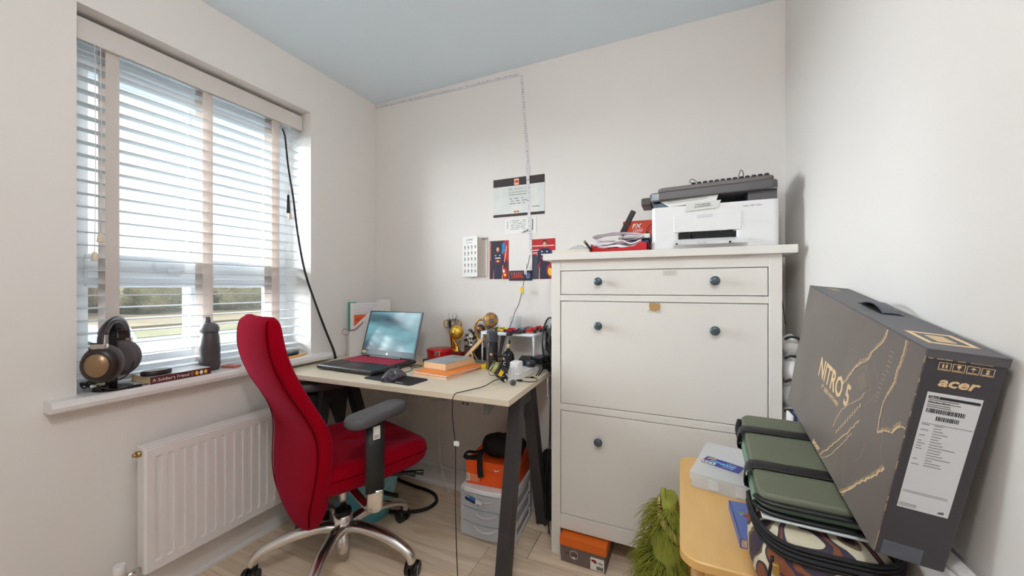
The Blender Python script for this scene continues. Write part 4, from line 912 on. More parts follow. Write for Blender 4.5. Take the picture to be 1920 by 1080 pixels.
R_ = .037; bc = Vector((0, 0, .048)); vr = vs[0].length
B().ball(bc, R_ * .965, 24, 16).build('seam_core', mat('seam_dark', (48, 42, 46), .6), fb)
pg = mat('grey_panel_leather', (104, 104, 116), .4); pgold = mat('gold_panel', (188, 138, 70), .4, metal=.35)
for kind, normals, m_ in (('pentagon_panel', ico, pg), ('hexagon_panel', hexn, pgold)):
    for nn_ in normals:
        pts = sorted([v for v in vs], key=lambda v: -(v.normalized().dot(nn_)))[:5 if kind[0] == 'p' else 6]
        u_ = nn_.orthogonal().normalized(); w_ = nn_.cross(u_); pts.sort(key=lambda v: math.atan2(v.dot(w_), v.dot(u_)))
        cen = sum((p.normalized() for p in pts), Vector()) / len(pts); k = len(pts)
        rim = [bc + (cen + (p.normalized() - cen) * .92) * R_ for p in pts]; base = [bc + (p.normalized()) * R_ * .95 for p in pts]; mid = [bc + ((cen + (p.normalized() - cen) * .5).normalized()) * R_ * 1.0 for p in pts]
        b = B(); b.rings([base, rim, mid], False, cap=True)
        b.build(kind, m_, fb)
jr = thing('glass_tumbler', 'clear glass tumbler standing on the riser shelf behind the toy cars', 'glass', (-.770, 1.765, STZ))
B().lathe([(.024, 0), (.026, .002), (.028, .070), (.0262, .070), (.0245, .004), (.002, .004)], 28, cap=False).build('tumbler', frost, jr)
tyre = mat('toy_tyre', (36, 36, 40), .6)
def toycar(label, loc, rz, m_, m2, s=1.0, f1=True):
    t = thing('toy_car', label, 'toy car', loc, rz); L_ = .034 * s; W_ = .011 * s
    if f1:
        B().rings([[(x_, -w_, z0), (x_, w_, z0), (x_, w_ * .8, z1), (x_, -w_ * .8, z1)] for x_, w_, z0, z1 in ((-L_, W_ * .4, .005 * s, .008 * s), (-L_ * .4, W_ * .5, .004 * s, .012 * s), (0, W_ * .8, .004 * s, .014 * s), (L_ * .2, W_ * .8, .004 * s, .022 * s), (L_ * .8, W_ * .5, .004 * s, .016 * s))], False).build('body', m_, t)
        B().box(-L_ * 1.1, -L_ * .9, -W_ * 1.3, W_ * 1.3, .004 * s, .007 * s).build('front_wing', m2, t); B().box(L_ * .85, L_ * 1.1, -W_ * 1.1, W_ * 1.1, .020 * s, .023 * s).box(L_ * .9, L_ * 1.0, -W_ * 1.0, -W_ * .9, .008 * s, .021 * s).box(L_ * .9, L_ * 1.0, W_ * .9, W_ * 1.0, .008 * s, .021 * s).build('rear_wing', m2, t)
    else:
        B().rings([[(x_, -W_, .004 * s), (x_, W_, .004 * s), (x_, W_ * .85, z1), (x_, -W_ * .85, z1)] for x_, z1 in ((-L_, .010 * s), (-L_ * .4, .013 * s), (-L_ * .1, .021 * s), (L_ * .6, .022 * s), (L_, .014 * s))], False).build('body', m_, t)
        B().box(-L_ * .1, L_ * .55, -W_ * .9, W_ * .9, .014 * s, .0195 * s).build('windows', prd, t)
    for x_ in (-.62, .62):
        for y_ in (-1, 1): B().cyl((L_ * x_, y_ * W_ * .9, .007 * s), (L_ * x_, y_ * W_ * 1.5, .007 * s), .007 * s, n=12).build('wheel', tyre, t)
bluem = mat('toy_blue', (60, 84, 120), .3); greym = mat('toy_grey', (120, 122, 128), .4); greenm = mat('toy_green', (96, 112, 84), .5)
toycar('yellow toy car with a dark roof piece, nearest the football ornament', (-.818, 1.690, STZ), .3, yellow, yelp, 1.0, False)
toycar('red and white toy car beside the yellow one at the shelf front', (-.765, 1.685, STZ), .1, red, paper, 1.0, False)
toycar('blue and grey toy racing car in the middle of the riser shelf', (-.722, 1.710, STZ), -.4, bluem, greym, 1.1)
toycar('grey toy racing car with red trim behind the big red racer', (-.690, 1.755, STZ), .2, greym, red, 1.2)
toycar('big bright red toy racing car at the shelf corner by the cabinet', (-.665, 1.690, STZ), .5, mat('bright_red', (214, 16, 20), .3), black, 1.25)
toycar('red toy racing car perched at the back beside the fan', (-.650, 1.772, STZ), -.2, red, prd, 1.35)
toycar('small pink and dark toy racer between the blue and grey racers', (-.728, 1.765, STZ), .9, mat('toy_pink', (190, 110, 120), .4), prd, .9)
t = thing('toy_bricks', 'heap of grey and green toy pieces beside the football ornament', 'toy', (-.852, 1.680, STZ))
B().box(-.030, .006, -.012, .012, 0, .009, .002).build('grey_piece', greym, t); B().box(-.004, .028, .006, .026, 0, .016, .003).build('green_piece', greenm, t); B().tube([(-.02, -.01, .010), (0, .0, .016), (.02, .012, .02)], .004, 6, 3).build('dark_piece', mat('slate_pouch'), t)
t = thing('hooked_gadget', 'black flat gadget hooked over the front edge of the riser shelf', 'gadget', (-.735, 1.650, STZ + .001), .1)
B().box(-.03, .045, -.008, .020, 0, .005, .002).build('gadget_arm', prd, t); B().at((-.012, -.016, -.006)).lathe([(.014, -.004), (.017, 0), (.014, .006)], 18).build('gadget_head', prd, t)

# spray can, owl bottle, boxes
t = thing('spray_can', 'black deodorant spray can with a grey cap standing on the desk', 'can', (-.815, 1.600, DZ), 0, rot=(0, math.radians(-2), 0)); t.scale = (1, 1, 1.08)
canm = mat('can_black', (42, 40, 44), .35, metal=.2)
B().lathe([(.024, 0), (.026, .003), (.026, .118), (.024, .124)], 32).build('can_body', canm, t)
B().lathe([(.0262, .122), (.0268, .126), (.0268, .160), (.0255, .168), (.018, .170), (.016, .167)], 32).build('cap', mat('cap_slate', (64, 66, 74), .4), t)
B().at((.006, -.0258, .072), (0, PI / 4, 0)).box(-.006, .006, -.001, .001, -.006, .006).build('diamond_mark', mat('copper_print', (206, 150, 124), .4), t)
B().at((0, 0, 0)).rings([[(.0266 * math.cos(a), .0266 * math.sin(a), z) for a in [-2.6 + .6 * i / 6 for i in range(7)]] for z in (.01, .115)], True, cap=False, closed=False).build('silver_band', silver, t)
hwp = B()
for i in range(8): hwp.rings([[(.0264 * math.cos(a), .0264 * math.sin(a), z) for a in [-1.5 + .5 * j / 4 for j in range(5)]] for z in (.02 + i * .011, .0212 + i * .011)], True, cap=False, closed=False)
o = hwp.build('small_print', greyink, t); o['kind'] = 'stuff'
t = thing('corked_bottle', 'black glass bottle with a cork and pale printed symbols', 'bottle', (-.722, 1.575, DZ))
B().lathe([(.024, 0), (.027, .004), (.028, .050), (.026, .080), (.018, .096), (.009, .102), (.008, .112)], 28).build('glass_body', mat('glossy_black_glass', (14, 13, 16), .08), t)
B().cyl((0, 0, .108), (0, 0, .130), .0065, .0075).build('cork', mat('cork', (206, 172, 120), .8), t)
for z_, r_ in ((.070, .009), (.045, .007), (.024, .006)):
    B().at((-.006, -.0275, z_), (PI / 2, 0, 0)).tube([(r_ * math.cos(2 * PI * i / 14), r_ * math.sin(2 * PI * i / 14), 0) for i in range(14)], .0013, 5, 1, close=True).build('pale_symbol', mat('pale_blue_print', (186, 210, 220), .5), t)
t = thing('paint_brush', 'thin black handled brush standing behind the corked bottle', 'brush', (-.738, 1.62, DZ))
B().cyl((0, 0, 0), (0, 0, .13), .003).ball((0, 0, .135), (.005, .005, .008), 10, 6).build('handle', black, t); B().cyl((0, 0, .142), (0, 0, .155), .0012).build('tip', black, t)
t = thing('black_gift_box', 'black box with a dark teal lid under the riser shelf', 'box', (-.668, 1.715, DZ), .25)
B().box(-.05, .05, -.045, .045, 0, .040, .002).build('carton', blackm, t); B().box(-.052, .052, -.047, .047, .038, .050, .003).build('lid', mat('dark_teal', (30, 48, 54), .3), t)
t = thing('line_spool', 'green reel of line with black rim and a small red tag', 'spool', (-.604, 1.742, DZ))
B().cyl((0, 0, 0), (0, 0, .004), .032, n=28).build('flange', black, t); B().cyl((0, 0, .004), (0, 0, .056), .028, n=28).build('wound_line', mat('spool_green', (62, 86, 50), .6, bump=(300, .5)), t); B().cyl((0, 0, .056), (0, 0, .060), .032, n=28).build('flange', prd, t)
B().at((-.020, -.024, .030), (0, .3, -.6)).box(-.009, .009, -.001, .001, -.009, .009).build('tag', mat('cream_tag', (226, 206, 190), .7), t); B().at((-.020, -.0255, .030), (0, .3, -.6)).box(-.005, .005, -.001, .001, -.005, .005).build('tag_mark', red, t)
B().at((-.035, -.01, .066)).ball((0, 0, 0), .006, 10, 8).build('pink_bead', mat('pink_bead', (222, 110, 150), .5), t)
fan = thing('desk_fan', 'black wire desk fan squeezed between the desk items and cabinet', 'fan', (-.545, 1.690, DZ))
B().cyl((0, 0, 0), (0, 0, .012), .027, .024, 24).build('foot', black, fan); B().cyl((0, 0, .01), (0, 0, .05), .010).build('neck', black, fan)
FC = Vector((0, 0, .145))
for x_ in (-.016, .016): B().tube([FC + Vector((x_, .105 * math.cos(2 * PI * i / 28), .105 * math.sin(2 * PI * i / 28))) for i in range(28)], .004, 6, 1, close=True).build('grille_ring', black, fan)
b = B()
for i in range(40):
    a = 2 * PI * i / 40
    for s in (-1, 1): b.tube([FC + Vector((s * .028, .018 * math.cos(a), .018 * math.sin(a))), FC + Vector((s * .028, .06 * math.cos(a), .06 * math.sin(a))), FC + Vector((s * .016, .105 * math.cos(a), .105 * math.sin(a)))], .0009, 4, 1)
o = b.build('grille_wires', black, fan); o['kind'] = 'stuff'
B().cyl(FC + Vector((-.03, 0, 0)), FC + Vector((.03, 0, 0)), .020, n=20).build('hub', black, fan)
for i in range(5):
    a = 2 * PI * i / 5; q = lambda r, c, x: FC + Vector((x, r * math.cos(a + c), r * math.sin(a + c)))
    B().add([q(.015, -.3, -.006), q(.09, -.28, -.010), q(.09, .28, .010), q(.015, .3, .006)], [(0, 1, 2, 3)]).build('blade', mat('fan_blade', (52, 50, 54), .3), fan)

# power strip with plugs
ps_ = thing('extension_lead', 'white extension lead along the desk end beside the cabinet', 'extension lead', (-.632, 1.575, DZ), math.radians(-2))
B().box(-.024, .024, -.135, .135, 0, .032, .004).build('strip_body', white_gloss, ps_)
B().box(-.021, .021, -.130, -.085, .032, .078, .004).build('cube_adapter', mat('adapter_white', (232, 232, 234), .35), ps_); B().box(-.022, .0, -.150, -.132, .0, .060, .003).build('end_plug', mat('adapter_white'), ps_)
pa = thing('black_power_adapter', 'black round-nosed power adapter plugged in the middle of the extension lead', 'adapter', (-.630, 1.600, DZ + .032), math.radians(-35))
B().prism(rpoly(-.045, .035, -.020, .020, .012), 0, .028, .006, smooth=True).build('adapter_body', mat('blue_black', (42, 46, 56), .35), pa)
B().tube([(.034, 0, .012), (.06, .01, .010), (.085, .0, .0), (.10, -.03, -.020)], .0025, 6, 4).build('cable', black, pa)
pb = thing('black_power_adapter', 'second black adapter with a thick lead nearest the cabinet', 'adapter', (-.618, 1.672, DZ + .032), math.radians(-10))
B().box(-.028, .040, -.022, .022, 0, .034, .006).build('adapter_body', prd, pb); B().tube([(.038, 0, .016), (.058, -.02, .012), (.065, -.06, -.010), (.066, -.10, -.028)], .0030, 6, 4).build('cable', black, pb)
us = thing('usb_cable', 'short looped black cable with a silver tip on the desk corner', 'cable', (-.600, 1.430, DZ))
B().tube([(.0, .012, .004), (.03, .010, .003), (.055, .030, .003), (.050, .065, .003), (.020, .085, .003), (-.01, .075, .003), (-.03, .055, .003)], .0017, 6, 5).build('cable', black, us)
B().box(-.022, .002, .006, .018, .0005, .008, .002).build('usb_plug', black, us); B().box(-.038, -.022, .007, .017, .001, .006).build('plug_tip', silver, us); B().box(.010, .026, .081, .089, .001, .007, .002).build('plug_head', black, us)

# fishing reel
rl = thing('fishing_reel', 'black and gold spinning fishing reel lying on the desk corner', 'fishing reel', (-.690, 1.400, DZ), math.radians(24))
rbm = mat('reel_black', (24, 24, 28), .2); rgm = mat('reel_olive', (96, 98, 56), .35, metal=.4)
ax = Matrix.Rotation(math.radians(32), 4, 'Y') @ Matrix.Rotation(math.radians(-90), 4, 'Y')
def RT(b): b.T = Matrix.Translation((.0, 0, .050)) @ ax; return b
RT(B()).lathe([(.026, -.030), (.029, -.026), (.029, -.006), (.026, 0)], 28).build('rotor', rbm, rl)
RT(B()).lathe([(.018, 0), (.026, .004), (.023, .008), (.023, .026), (.027, .028), (.024, .032), (.010, .034)], 28).build('spool', rgm, rl)
RT(B()).lathe([(.0235, .010), (.0240, .012), (.0240, .022), (.0235, .024)], 28).build('wound_line', mat('pale_line', (190, 186, 120), .5), rl)
RT(B()).box(-.012, .012, -.0305, -.028, -.024, -.008).build('gold_badge', mat('badge_gold', (238, 190, 20), .4), rl)
RT(B()).tube([(-.028, 0, .0), (-.034, -.010, .018), (-.020, -.028, .030), (.008, -.034, .030), (.028, -.016, .016), (.028, 0, 0)], .0016, 6, 5).build('bail_wire', silver, rl)
B().tube([(.020, 0, .045), (.040, .004, .060), (.034, .010, .100), (.010, .012, .108)], lambda q: .010 - .004 * q, 8, 4).build('stem', rbm, rl)
B().tube([(-.030, .012, .120), (.010, .012, .108), (.052, .010, .092)], .0052, 8, 3, flat=.6).build('reel_foot', rbm, rl)
B().cyl((.012, 0, .028), (.030, -.030, .018), .018, .014).build('gear_case', rbm, rl)
B().cyl((.026, -.028, .020), (.034, -.048, .014), .005).build('crank_joint', silver, rl); B().tube([(.032, -.046, .016), (.046, -.055, .014), (.058, -.062, .014)], .0038, 8, 3).build('crank_arm', silver, rl)
B().at((.062, -.070, .014)).ball((0, 0, 0), (.013, .011, .012), 16, 10).build('crank_knob', mat('knob_grey', (74, 72, 76), .5), rl)
hcb = thing('headset_cable', 'thin black cable hanging over the desk front down to the floor', 'cable', (-.70, 1.16, .40))
ho = (-.70, 1.16, .40)
B().tube(WP(ho, [(-.655, 1.40, .762), (-.675, 1.34, .760), (-.695, 1.28, .748), (-.735, 1.20, .745), (-.748, 1.158, .742), (-.748, 1.145, .70), (-.742, 1.145, .62), (-.735, 1.147, .55), (-.738, 1.15, .40), (-.736, 1.15, .28), (-.735, 1.155, .16), (-.732, 1.16, .06), (-.716, 1.165, .013)]), .0018, 6, 5).build('cable', black, hcb)
B().cyl((-.014, .006, -.385), (-.018, .005, -.362), .0045).build('jack', black, hcb); B().box(-.040, -.020, -.018, -.012, .165, .180).build('white_tag', paper, hcb)

# magazine file in the corner
mf = thing('magazine_file', 'white slant-cut magazine file in the corner behind the laptop', 'file', (-1.705, 1.560, DZ), math.radians(62))
fm = mat('file_white', (226, 222, 218), .6)
side = [(0, 0), (.235, 0), (.235, .320), (.185, .320), (.0, .145)]
for y_, nm in ((0, 'side_panel'), (.052, 'side_panel')): B().rings([[(p[0], y_ + q, p[1]) for p in side] for q in (0, .003)], False).build(nm, fm, mf)
B().box(0, .003, .003, .052, 0, .145).build('front_panel', fm, mf); B().box(.232, .235, .003, .052, 0, .320).build('spine_panel', fm, mf); B().box(.003, .232, .003, .052, 0, .003).build('bottom_panel', fm, mf)
for i, (x0, x1, z0, z1, m_, nm, lab, cat) in enumerate(((.004, .05, .004, .305, teal, 'teal_folder', 'teal green folder standing in the white magazine file', 'folder'), (.012, .19, .004, .300, mat('lined_paper', (224, 224, 226), .8), 'lined_pad', 'white lined pad standing in the magazine file beside the teal folder', 'notepad'), (.030, .17, .004, .232, mat('orange_book', (218, 92, 34), .6), 'orange_book', 'orange covered book in the magazine file in front of the lined pad', 'book'))):
    t = thing(nm, lab, cat, (-1.705, 1.560, DZ + .003), math.radians(62)); y_ = (.040, .026, .010)[i]
    B().box(x0, x1, y_, y_ + .008, .001, z1, .001).build('cover', m_, t); B().box(x0 + .002, x1 - .003, y_ + .008, y_ + .010, .001, z1 - .003).build('pages', paper, t)
    if i == 1:
        b = B()
        for k in range(9): b.box(.03, .185, y_ - .0004, y_, .20 + k * .011, .2008 + k * .011)
        o = b.build('ruled_lines', greyink, t); o['kind'] = 'stuff'
    if i == 2:
        B().at((.10, y_ - .0006, .185)).box(-.014, .014, 0, .0006, -.018, .0).ball((0, 0, .012), (.010, .0006, .012), 12, 6).build('figure_print', mat('navy_card'), t)
        text(t, 'HE', mat('navy_card'), (.034, y_ - .0004, .200), RN, .020)
        B().box(.05, .13, y_ - .0005, y_, .15, .163).build('white_band', paper, t)
md = thing('medal_ribbon', 'striped medal ribbon draped over the magazine file front edge', 'ribbon', (-1.700, 1.572, DZ + .150), math.radians(62))
for i, m_ in enumerate((mat('navy_card'), paper, red)): B().tube([(-.018, -.008 + i * .004, .004), (.010, -.010 + i * .004, .0 + i * .003), (.040, -.008 + i * .003, .022 + i * .003), (.062, -.004 + i * .002, .046)], .0030, 6, 4, flat=.5).build('ribbon_stripe', m_, md)
B().tube([(-.02, -.006, .0), (-.045, -.008, .012), (-.05, -.008, -.018), (-.022, -.006, -.022), (-.014, -.006, -.004)], .0012, 5, 5).build('cord_loop', darkred, md)

# ================================================================ UNDER THE DESK AND ON THE FLOOR
du = thing('drawer_tower', 'small white plastic three drawer tower under the desk end', 'drawers', (-.918, 1.474, 0), math.radians(4))
frm = mat('tower_white', (236, 238, 242), .4); W_, D_ = .262, .250
def bow(y0, n=12, d=.018): return [(W_ * i / n, y0 - d * math.sin(PI * i / n)) for i in range(n + 1)]
b = B(); b.prism([(W_, .006), (W_, D_), (0, D_), (0, .006)] + bow(.0)[1:-1], .206, .228, .005).build('top_panel', frm, du)
B().prism([(W_, .02), (W_, D_), (0, D_), (0, .02)], 0, .012, .002).build('bottom_panel', frm, du)
for x_ in (0, W_ - .006):
    B().box(x_, x_ + .006, .012, .034, .0, .208, .001).box(x_, x_ + .006, D_ - .026, D_, 0, .208, .001).box(x_, x_ + .006, .03, D_ - .02, .188, .208).box(x_, x_ + .006, .03, D_ - .02, .124, .142).box(x_, x_ + .006, .03, D_ - .02, .060, .078).box(x_, x_ + .006, .03, D_ - .02, 0, .022).build('side_frame', frm, du)
fro = glassy('drawer_plastic', (232, 236, 242), .42)
for i, (z0, z1) in enumerate(((.140, .204), (.075, .136), (.012, .071))):
    fr = bow(.002); bk_ = [(x_, y_ + .003) for x_, y_ in fr]
    dd = B().prism(fr + bk_[::-1], z0, z1).box(.008, .011, .014, D_ - .02, z0 + .004, z1 - .006).box(W_ - .011, W_ - .008, .014, D_ - .02, z0 + .004, z1 - .006).box(.008, W_ - .008, D_ - .02, D_ - .017, z0 + .004, z1 - .006).box(.010, W_ - .010, .014, D_ - .02, z0 + .002, z0 + .005).build('drawer', fro, du)
    lip = B().tube([(.075, -.014, z1 - .004), (.100, -.026, z1 - .014), (.131, -.032, z1 - .017), (.162, -.026, z1 - .014), (.187, -.014, z1 - .004)], .004, 6, 5, flat=.5).build('handle', frost, dd)
    ci = random.Random(i)
    for k in range(4):
        m_ = (mat('muted_green', (90, 150, 110), .6), mat('muted_blue', (90, 130, 170), .6), mat('muted_grey', (150, 150, 160), .6))[ (k + i) % 3]
        B().ball((.05 + k * .045, .06 + .03 * (k % 2), z0 + .026), (.018, .02, .018), 10, 6).build('contents', m_, dd)
stk = B().use(mat('sticker_blue', (60, 120, 176), .4)).add([(.026, -.0045, .196), (.118, -.0200, .184), (.116, -.0200, .156), (.024, -.0045, .170)], [(0, 1, 2, 3)])
stk.use(paper).add([(.085, -.0195, .187), (.117, -.0204, .183), (.115, -.0204, .157), (.083, -.0195, .161)], [(0, 1, 2, 3)]).add([(.028, -.0055, .194), (.050, -.0110, .191), (.050, -.0110, .184), (.027, -.0055, .187)], [(0, 1, 2, 3)])
stk.use(red).add([(.031, -.0066, .193), (.046, -.0104, .191), (.046, -.0104, .187), (.031, -.0066, .189)], [(0, 1, 2, 3)]).use(mat('navy_card')).add([(.028, -.0065, .182), (.083, -.0182, .174), (.082, -.0182, .163), (.026, -.0065, .171)], [(0, 1, 2, 3)])
stk.use(ink)
for i in range(8): stk.add([(.090 + i * .003, -.0212, .170 - i * .0004), (.0915 + i * .003, -.0214, .170 - i * .0004), (.0915 + i * .003, -.0214, .160), (.090 + i * .003, -.0212, .160)], [(0, 1, 2, 3)])
stk.build('sticker', None, du)
nb = thing('shoe_box', 'bright orange shoe box with white tick on the plastic drawer tower', 'box', (-.905, 1.500, .229), math.radians(4))
nk = mat('bright_orange_box', (232, 84, 12), .5)
B().box(.002, .238, .002, .218, 0, .076, .001).build('carton', nk, nb); B().box(0, .240, 0, .220, .070, .108, .0015).build('lid', nk, nb)
B().box(.002, .070, -.0006, .001, .012, .046).build('size_label', mat('faded_orange_label', (232, 132, 96), .7), nb)
b = B(); b.use(paper).box(.003, .019, -.0012, -.0006, .012, .046).use(ink)
for i in range(7): b.box(.006, .016, -.0016, -.0012, .015 + i * .0042, .015 + i * .0042 + .0012 * (1 + i % 2))
b.build('bar_code', None, nb)
sw = [(-.016, .006), (-.018, .000), (-.014, -.005), (-.006, -.005), (.018, .007), (-.005, .001), (-.011, .001), (-.014, .003)]
v = [(.158 + p[0], -.0008, .078 + p[1]) for p in sw]; B().add(v, [tuple(range(8))]).build('white_tick', white_ink, nb)
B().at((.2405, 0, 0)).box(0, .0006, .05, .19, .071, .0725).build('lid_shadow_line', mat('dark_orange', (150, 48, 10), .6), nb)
bb = thing('black_strap_bag', 'black neoprene bag with loose strap flopped over the orange shoe box', 'bag', (-.790, 1.600, .338), math.radians(8))
def bag(u, v_):
    a = 2 * PI * u; ph = PI * v_; r = 1 + .18 * noise.noise(Vector((math.cos(a) * 2, math.sin(a) * 2, ph)))
    return (.110 * r * math.sin(ph) * math.cos(a) + .03, .060 * r * math.sin(ph) * math.sin(a), max(0, .046 - .056 * r * math.cos(ph)))
B().grid(bag, 32, 16).build('bag_body', blackm, bb)
B().tube([(-.03, -.03, .055), (-.07, -.06, .03), (-.115, -.085, .035), (-.135, -.08, .012), (-.11, -.075, .004), (-.07, -.07, .014), (-.05, -.065, .04)], .011, 8, 5, flat=.45).build('strap_loop', blackm, bb)
B().tube([(-.055, -.075, .040), (-.052, -.102, .02), (-.050, -.106, -.03), (-.044, -.108, -.062)], lambda q: .011 + .003 * q, 8, 5, flat=.4).build('hanging_strap', blackm, bb)
B().tube([(-.06, .0, .06), (-.02, .01, .085), (.05, .0, .088), (.09, .01, .07)], .013, 8, 4, flat=.6).build('top_fold', blackm, bb)

# cracked blue bucket with odds and ends
bu = thing('bucket', 'cracked pale blue plastic bucket on the floor behind the chair', 'bucket', (-1.435, 1.425, 0))
bum = mat('pale_blue_plastic', (158, 214, 220), .45, var=(9, (80, 176, 206), .3))
N_ = 48; rd = random.Random(4); jag = [rd.uniform(-.05, .03) if 20 < i < 44 else rd.uniform(-.004, .004) for i in range(N_)]
rs = []
for r, z in ((.105, 0), (.112, .004), (.128, .07), (.145, .15), (.158, .24)): rs.append([(r * math.cos(2 * PI * i / N_), r * math.sin(2 * PI * i / N_), z + (jag[i] if z > .2 else 0)) for i in range(N_)])
for r, z in ((.155, .24), (.142, .15), (.124, .07), (.108, .010)): rs.append([(r * math.cos(2 * PI * i / N_), r * math.sin(2 * PI * i / N_), z + (jag[i] if z > .2 else 0)) for i in range(N_)])
B().rings(rs).build('bucket_shell', bum, bu)
t = thing('black_gear_bag', 'crumpled black bag stuffed into the cracked blue bucket', 'bag', (-1.435, 1.425, .02))
B().grid(lambda u, v_: ((.095 * math.sin(PI * v_) * math.cos(2 * PI * u)) * (1 + .15 * noise.noise(Vector((u * 9, v_ * 6, 0)))), (.11 * math.sin(PI * v_) * math.sin(2 * PI * u)), .12 - .11 * math.cos(PI * v_) + .03 * noise.noise(Vector((u * 8, v_ * 8, 4)))), 32, 16).build('bag_body', mat('faded_black', (40, 36, 40), .8), t)
B().tube([(.02, -.10, .17), (.05, -.118, .20), (.055, -.10, .24), (.05, -.06, .25)], .010, 8, 4, flat=.3).build('yellow_strap', mat('acid_yellow', (226, 230, 30), .5), t)
B().tube([(.08, -.09, .20), (.135, -.10, .19), (.19, -.085, .165), (.24, -.05, .145)], .009, 8, 4).build('black_handle', rubber, t)
hsn = B().tube([(-1.545, 1.73, .035), (-1.50, 1.725, .014), (-1.38, 1.715, .0085), (-1.245, 1.70, .0085), (-1.175, 1.65, .0085), (-1.165, 1.585, .0085), (-1.20, 1.53, .0085), (-1.27, 1.49, .0085), (-1.335, 1.465, .0085)], .0085, 10, 6).build('hose', rubber)
tag(hsn, 'thick black rubber hose curling across the floor beside the bucket', 'hose'); B().cyl((-1.57, 1.735, .045), (-1.545, 1.73, .035), .008).build('brass_fitting', brass, hsn)
gb = thing('black_rucksack', 'dark rucksack on the floor between desk leg and cabinet', 'bag', (-.585, 1.745, 0))
B().grid(lambda u, v_: (.045 * math.sin(PI * v_) ** .5 * math.cos(2 * PI * u), .05 * math.sin(PI * v_) ** .5 * math.sin(2 * PI * u), .17 - .17 * math.cos(PI * v_)), 24, 16).build('bag_body', blackm, gb)
B().tube([(.02, -.05, .28), (.03, -.06, .20), (.02, -.06, .12)], .008, 6, 4, flat=.4).build('strap', black, gb)
rg = thing('white_washer', 'small white plastic ring on the floor beside the cabinet foot', 'washer', (-.601, 1.690, 0))
B().lathe([(.005, 0), (.010, 0), (.011, .003), (.010, .005), (.005, .005), (.005, 0)], 20, cap=False).build('ring', white_gloss, rg)
for i, (pts, lab) in enumerate((([(-.528, 1.60, .735), (-.524, 1.585, .60), (-.528, 1.58, .42), (-.545, 1.585, .28), (-.548, 1.60, .14), (-.530, 1.60, .03)], 'thin black cable hanging down beside the shoe cabinet side'), ([(-.517, 1.565, .72), (-.514, 1.56, .55), (-.516, 1.56, .38), (-.520, 1.565, .22), (-.526, 1.57, .05)], 'second thin cable hanging closest against the shoe cabinet side'))):
    tag(B().tube(pts, .0022, 6, 5).build('hanging_cable', black), lab, 'cable')
lp = thing('paper_tag', 'small white folded leaflet tucked between desk and cabinet', 'leaflet', (-.528, 1.555, .655), math.radians(-70))
B().add([(0, 0, .0), (.03, 0, .01), (.03, 0, .08), (-.004, 0, .085), (0, .002, 0), (.03, .002, .01), (.03, .002, .08), (-.004, .002, .085)], [(0, 1, 2, 3), (7, 6, 5, 4), (0, 4, 5, 1), (1, 5, 6, 2), (2, 6, 7, 3), (3, 7, 4, 0)]).build('leaf', paper, lp)

# ================================================================ SIDE TABLE AND ITS PILE
TZ = .55
tb = thing('side_table', 'low honey wood side table against the right wall', 'table', (.172, 1.158, 0))
tbm = mat('honey_wood', (214, 164, 92), .35, var=(2.2, (228, 184, 118), .6, .6), stretch=(7, 1, 1), coat=.2)
B().prism(rpoly(-.172, .172, -.272, .272, .045, 7), TZ - .022, TZ, .003).build('table_top', tbm, tb)
for x_ in (-.13, .13):
    for y_ in (-.20, .20): B().cyl((x_ * 1.1, y_ * 1.08, 0), (x_, y_, TZ - .02), .014, .018).build('leg', tbm, tb)
B().box(-.13, .13, -.215, -.195, TZ - .075, TZ - .022).box(-.13, .13, .195, .215, TZ - .075, TZ - .022).build('apron', tbm, tb)
wbd = thing('white_board', 'white painted board propped on the wall behind the side table', 'board', (.350, .45, 0))
B().box(0, .030, 0, .46, 0, .726, .003).build('board', white_gloss, wbd); B().box(.004, .026, .002, .458, .726, .732, .002).build('edge_trim', white_gloss, wbd)

tk = thing('tackle_box', 'clear flat plastic tackle case with a blue label on the side table', 'case', (.026, 1.213, TZ), math.radians(-13))
tcl = glassy('case_plastic', (246, 248, 250), .34)
tw, td, th = .172, .262, .044
B().box(.004, tw - .004, .004, td - .004, .001, .0025).box(.004, .006, .004, td - .004, .0025, .022).box(tw - .006, tw - .004, .004, td - .004, .0025, .022).box(.004, tw - .004, .004, .006, .0025, .022).box(.004, tw - .004, td - .006, td - .004, .0025, .022).build('tray', tcl, tk)
B().box(0, tw, 0, td, th - .002, th, .001).box(0, .0018, 0, td, .023, th - .002).box(tw - .0018, tw, 0, td, .023, th - .002).box(0, tw, 0, .0018, .023, th - .002).box(0, tw, td - .0018, td, .023, th - .002).build('lid', tcl, tk)
for i in range(1, 4): B().box(.006, tw - .006, td * i / 4, td * i / 4 + .0012, .0025, .036).build('divider', tcl, tk)
B().box(.084, .0855, .006, td - .006, .0025, .036).build('divider', tcl, tk)
for x_ in (.050, .118): B().box(x_, x_ + .026, -.004, .0, .010, .036, .001).build('latch', frost, tk)
for y_ in (.05, .20): B().box(-.004, 0, y_, y_ + .022, .010, .036, .001).build('latch', frost, tk)
lb = B().at((.068, .105, th + .0006), (0, 0, math.radians(-12))).box(-.050, .055, -.026, .026, 0, .0004).build('blue_label', mat('label_blue', (44, 40, 140), .4), tk)
lr = (0, 0, math.radians(-12)); lm = Matrix.Translation((.068, .105, th + .0012)) @ Matrix.Rotation(math.radians(-12), 4, 'Z')
def lp_(x_, y_): q = lm @ Vector((x_, y_, 0)); return (q.x, q.y, q.z)
text(tk, 'gcb', yelp, lp_(-.044, .011), lr, .017, shear=.2, off=.0004); text(tk, 'NP400B', mat('label_cyan', (96, 190, 232), .4), lp_(-.034, -.006), lr, .019, shear=.3, off=.0006, sx=1.1)
